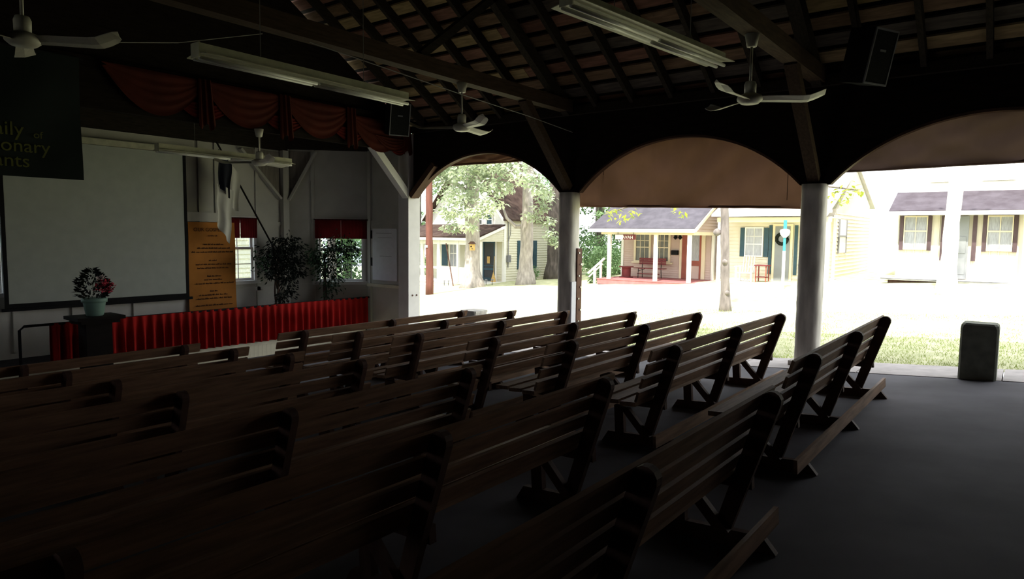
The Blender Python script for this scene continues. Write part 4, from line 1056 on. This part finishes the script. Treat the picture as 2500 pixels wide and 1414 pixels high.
obj('under_porch', bx(26.55, 26.7, -5.0, 3.9, -.1, .195), m_shadelattice, h4)
obj('porch_post', bx(26.42, 26.54, .06, .22, .27, 2.42), m_h2, h4)

# ================================================================== TREES AND POLE
def trunk(mb, pts, r0, r1, flare=1.6, n=14, seed=1):
    rr = random.Random(seed); k = 16; P = [Vector(p) for p in pts]
    path = []; rad = []
    for i in range(k+1):
        t = i/k; s = t*(len(P)-1); a = min(int(s), len(P)-2); q = P[a].lerp(P[a+1], s-a)
        path.append(q + Vector((rr.uniform(-1,1), rr.uniform(-1,1), 0))*r0*.06); rad.append((r0 + (r1-r0)*t)*(1 + (flare-1)*max(0, 1-t*k/2.2)) * rr.uniform(.95, 1.06))
    mb.tube(path, rad, n); return mb
def leaves(mb, clusters, n, ls, seed):
    rr = random.Random(seed)
    for (c, r, rzz) in clusters:
        m = int(n * r * rzz)
        for i in range(m):
            while True:
                v = Vector((rr.uniform(-1,1), rr.uniform(-1,1), rr.uniform(-1,1)))
                if v.length < 1: break
            mb.leaf(Vector(c) + Vector((v.x*r, v.y*r, v.z*rzz)), (rr.uniform(-1,1), rr.uniform(-1,1), rr.uniform(-.9,.3)), ls*rr.uniform(.7, 1.3), ls*rr.uniform(.45, .6), (rr.uniform(-.6,.6), rr.uniform(-.6,.6), 1))
    return mb
def tree(label, base, h, r0, r1, clusters, n, ls, seed, barkm, leafm, lean=(0, 0), branches=(), group=None, flare=1.6):
    t = thing('tree', label, 'tree', base, group)
    b = Vector(base)
    obj('trunk', trunk(MB(), [b - Vector((0,0,.15)), b + Vector((lean[0]*.5, lean[1]*.5, h*.5)), b + Vector((lean[0], lean[1], h))], r0, r1, flare, 14, seed), barkm, t, smooth=True)
    for q in branches:
        obj('branch', MB().tube(q, [r1*.55*(1-.6*i/(len(q)-1)) for i in range(len(q))], 7), barkm, t, smooth=True)
    if clusters:
        stuff(obj('foliage', leaves(MB(), clusters, n, ls, seed), leafm, t))
    return t
G = zg
X3 = 23.3
cl1 = [((X3, 22.2, 4.3), 1.1, .55), ((X3, 21.03, 3.32), 1.0, .5), ((X3, 20.3, 4.3), 1.1, .5), ((X3, 21.5, 2.6), .8, .32), ((X3, 19.8, 2.6), .7, .3), ((X3, 18.85, 3.7), .9, .42), ((X3, 19.1, 3.0), .7, .28),
       ((X3, 22.7, 4.8), 1.1, .5), ((X3, 18.2, 4.5), 1.0, .45), ((X3, 17.1, 3.95), .7, .35), ((X3, 20.4, 1.95), .45, .2), ((X3, 21.5, 1.9), .5, .25), ((X3, 19.6, 4.8), 1.2, .5), ((X3, 16.4, 3.5), .5, .3), ((23.8, 20.5, 6.6), 3.6, 1.4)]
t1 = tree('pale-barked oak with the birdhouse, spreading bright leaves across the left arch', (24.5, 21.2, G(24.5, 21.2)), 7.0, .40, .26, cl1, 900, .24, 31, m_barko, m_oak, (0, .1),
     [[(24.5, 21.2, 3.8), (23.8, 20.6, 4.2), (X3, 19.6, 4.6)], [(24.5, 21.2, 3.4), (23.9, 21.6, 3.9), (X3, 22.3, 4.3)], [(24.5, 21.2, 2.9), (23.6, 20.9, 3.1), (X3, 20.2, 2.8)]], 'trees on the far lawn', 1.75)
tree('oak trunk standing before the shuttered side wall of the white cottage', (26.5, 19.5, G(26.5, 19.5)), 7.5, .33, .22, [((26.0, 18.3, 2.9), .5, .3), ((26.0, 17.95, 2.24), .45, .28), ((26.0, 18.8, 2.45), .5, .25), ((26.0, 17.7, 1.6), .4, .28), ((26.0, 17.45, 1.3), .3, .25), ((26.0, 18.1, 3.4), .55, .3), ((26.5, 19.3, 6.6), 2.4, 1.3)], 800, .20, 32, m_barko, m_oak, (0, -.1),
     [[(26.5, 19.5, 2.0), (26.3, 20.0, 1.98), (26.1, 20.4, 2.4), (26.0, 20.6, 3.0)], [(26.5, 19.4, 2.3), (26.2, 18.7, 2.6), (26.0, 18.2, 2.7)]], 'trees on the far lawn', 1.7)
tree('thick dark trunk behind the middle pillar', (31.0, 20.85, G(31, 20.85)), 8.5, .44, .34, [((31.0, 20.6, 7.4), 2.6, 1.4)], 220, .26, 33, m_bark, m_wood_leaf, (0, -.15), (), 'trees on the far lawn', 1.4)
lt_ = tree('slim knotty tree trunk alone on the lawn in the middle arch', (16.84, 6.07, G(16.84, 6.07)), 4.6, .115, .085, [((17, 3.55, 2.55), .30, .22), ((17, 3.3, 2.75), .28, .15), ((17, 3.15, 2.68), .2, .12), ((17, 9.45, 2.22), .30, .16), ((17, 9.1, 2.10), .25, .14), ((17, 8.8, 2.2), .25, .12), ((17, 7.55, 2.3), .2, .1), ((17, 7.3, 2.18), .14, .1), ((16.9, 6.2, 5.0), 2.0, .7)], 420, .15, 34, m_barkp, m_yleaf, (0, .22),
     [[(16.84, 6.2, 3.2), (16.9, 5.0, 3.35), (17, 3.8, 2.8), (17, 3.2, 2.7)], [(16.84, 6.2, 3.4), (16.9, 7.6, 3.2), (17, 8.7, 2.5), (17, 9.4, 2.3)], [(16.9, 7.0, 3.2), (17, 7.5, 2.4)]], 'trees on the far lawn', 1.5)
for (kx, ky, kz, kr) in ((16.78, 6.34, 1.72, .10), (16.74, 6.10, .98, .07), (16.76, 6.02, .2, .06)):
    obj('knot', MB().lathe([(.01, -kr), (kr*.8, -kr*.6), (kr, 0), (kr*.8, kr*.6), (.01, kr)], (kx, ky, kz), 10), m_barkp, lt_, smooth=True)
tree('trunk with painted sun glare standing before the cottage in the right arch', (22, 1.8, G(22, 1.8)), 6.5, .20, .17, [((22, 1.6, 6.2), 2.0, 1.0)], 200, .2, 35, m_glarebark, m_oak, (0, -.15), (), 'trees on the far lawn', 1.5)
# woodland behind
WL = [((39, 41, 0), 'tall woodland tree at the left edge of the left arch'), ((43, 37, 0), 'woodland tree behind the white gable'), ((36, 34, 0), 'woodland tree behind the white cottage porch'),
      ((38.5, 22.5, 0), 'woodland tree filling the gap between the white and pink cottages'), ((42, 19.5, 0), 'woodland tree behind the pink cottage roof'), ((46, 30, 0), 'far woodland tree behind the brown roof'), ((35.0, 20.3, 0), 'leafy tree close behind the middle pillar beside the white cottage'), ((36, 19.0, 0), 'leafy tree at the left end of the pink cottage roof'), ((37.5, 38, 0), 'dark woodland tree beside the utility pole'), ((21.5, 28, 0), 'grey tree glimpsed left in the angled stage window'), ((24.5, 30.5, 0), 'green tree glimpsed right in the angled stage window')]
for i, ((x, y, _), lab) in enumerate(WL):
    z = G(x, y); rr = random.Random(50+i)
    cl = [((x + rr.uniform(-1.6,1.6), y + rr.uniform(-1.8,1.8), z + .8 + 1.25*j + rr.uniform(-.2,.2)), rr.uniform(1.1, 1.8)*(1-.05*j), .9) for j in range(7)]
    tree(lab, (x, y, z), 8, .25, .15, cl, 420, .30, 60+i, m_bark, m_wood_leaf, group='woodland trees', flare=1.3)
shd = thing('outbuilding', 'cream clapboard outbuilding glimpsed through the stage window by the scroll', 'house', (12, 19.5, zg(12, 19.5)))
obj('wall', bx(9.0, 14.2, 19.0, 24, -1.8, 2.6), m_h1, shd)
stuff(obj('siding', clap_y(19.0, 9.0, 14.2, -1.6, 2.6, .14), m_h1, shd))
obj('roof', MB().prism([(18.6, 2.5), (24.4, 2.5), (21.5, 4.6)], lambda a,b,d:(d,a,b), 8.7, 14.5), m_shbrown, shd)
for i, (x, y, r, lab) in enumerate(((31.5, 17.9, 1.0, 'rounded green bush beside the pink cottage'), (33.5, 19.3, 1.3, 'larger green bush further behind the pink cottage'), (27.2, 16.1, .35, 'low green shrub at the foot of the porch handrail'), (29.5, 21.3, .45, 'low green shrub along the white cottage side wall'))):
    z = G(x, y); b_ = thing('shrub', lab, 'shrub', (x, y, z), 'shrubs by the cottages')
    obj('stem', MB().tube([(x, y, z-.05), (x, y, z+r*.8)], .03, 6), m_bark, b_)
    stuff(obj('foliage', leaves(MB(), [((x, y, z + r*.9), r, r*.9)], 1500/(r+.3), .12 + .06*r, 80+i), m_wood_leaf, b_))
up_ = thing('utility_pole', 'reddish-brown wooden utility pole beside the white stage post', 'utility pole', (20.45, 20.1, G(20.45, 20.1)))
obj('pole', trunk(MB(), [(20.45, 20.1, G(20.45, 20.1)-.1), (20.45, 20.12, 3), (20.45, 20.16, 8.5)], .165, .12, 1.05, 14, 9), m_pole, up_, smooth=True)
obj('tag_plate', bx(20.27, 20.285, 20.04, 20.18, 1.02, 1.12), m_trim, up_)
bh = thing('birdhouse', 'small wooden birdhouse fixed to the pale oak trunk', 'birdhouse', (24.1, 20.85, .9))
obj('body', bx(24.0, 24.16, 20.76, 20.96, .84, 1.14), m_straw, bh); obj('roof', MB().prism([(20.70, 1.13), (21.02, 1.13), (20.86, 1.26)], lambda a,b,d:(d,a,b), 23.94, 24.18), m_rust, bh); obj('entry_hole', MB().tube([(24.0, 20.86, 1.02), (23.985, 20.86, 1.02)], .04, 8), m_black, bh); obj('perch', MB().tube([(24.0, 20.82, .92), (23.9, 20.7, .92)], .02, 6), m_bark, bh)

# ---- grass blades on the near lawn (uncountable)
rr = random.Random(77); gb = MB()
for i in range(30000):
    x = 10.44 + 6.5*rr.random()**1.7; y = rr.uniform(-2.5, 8.0)
    z = zg(x, y) - .004; h = rr.uniform(.015, .05); a = rr.uniform(0, 2*PI); w = .005
    dx, dy = math.cos(a), math.sin(a); lx, ly = rr.uniform(-.03, .03), rr.uniform(-.03, .03)
    gb.add([(x-dx*w, y-dy*w, z), (x+dx*w, y+dy*w, z), (x+lx, y+ly, z+h)], [(0, 1, 2)])
go = stuff(obj('grass', gb, m_grass)); go['label'] = 'short grass blades on the lawn beside the walkway'; go['category'] = 'grass'
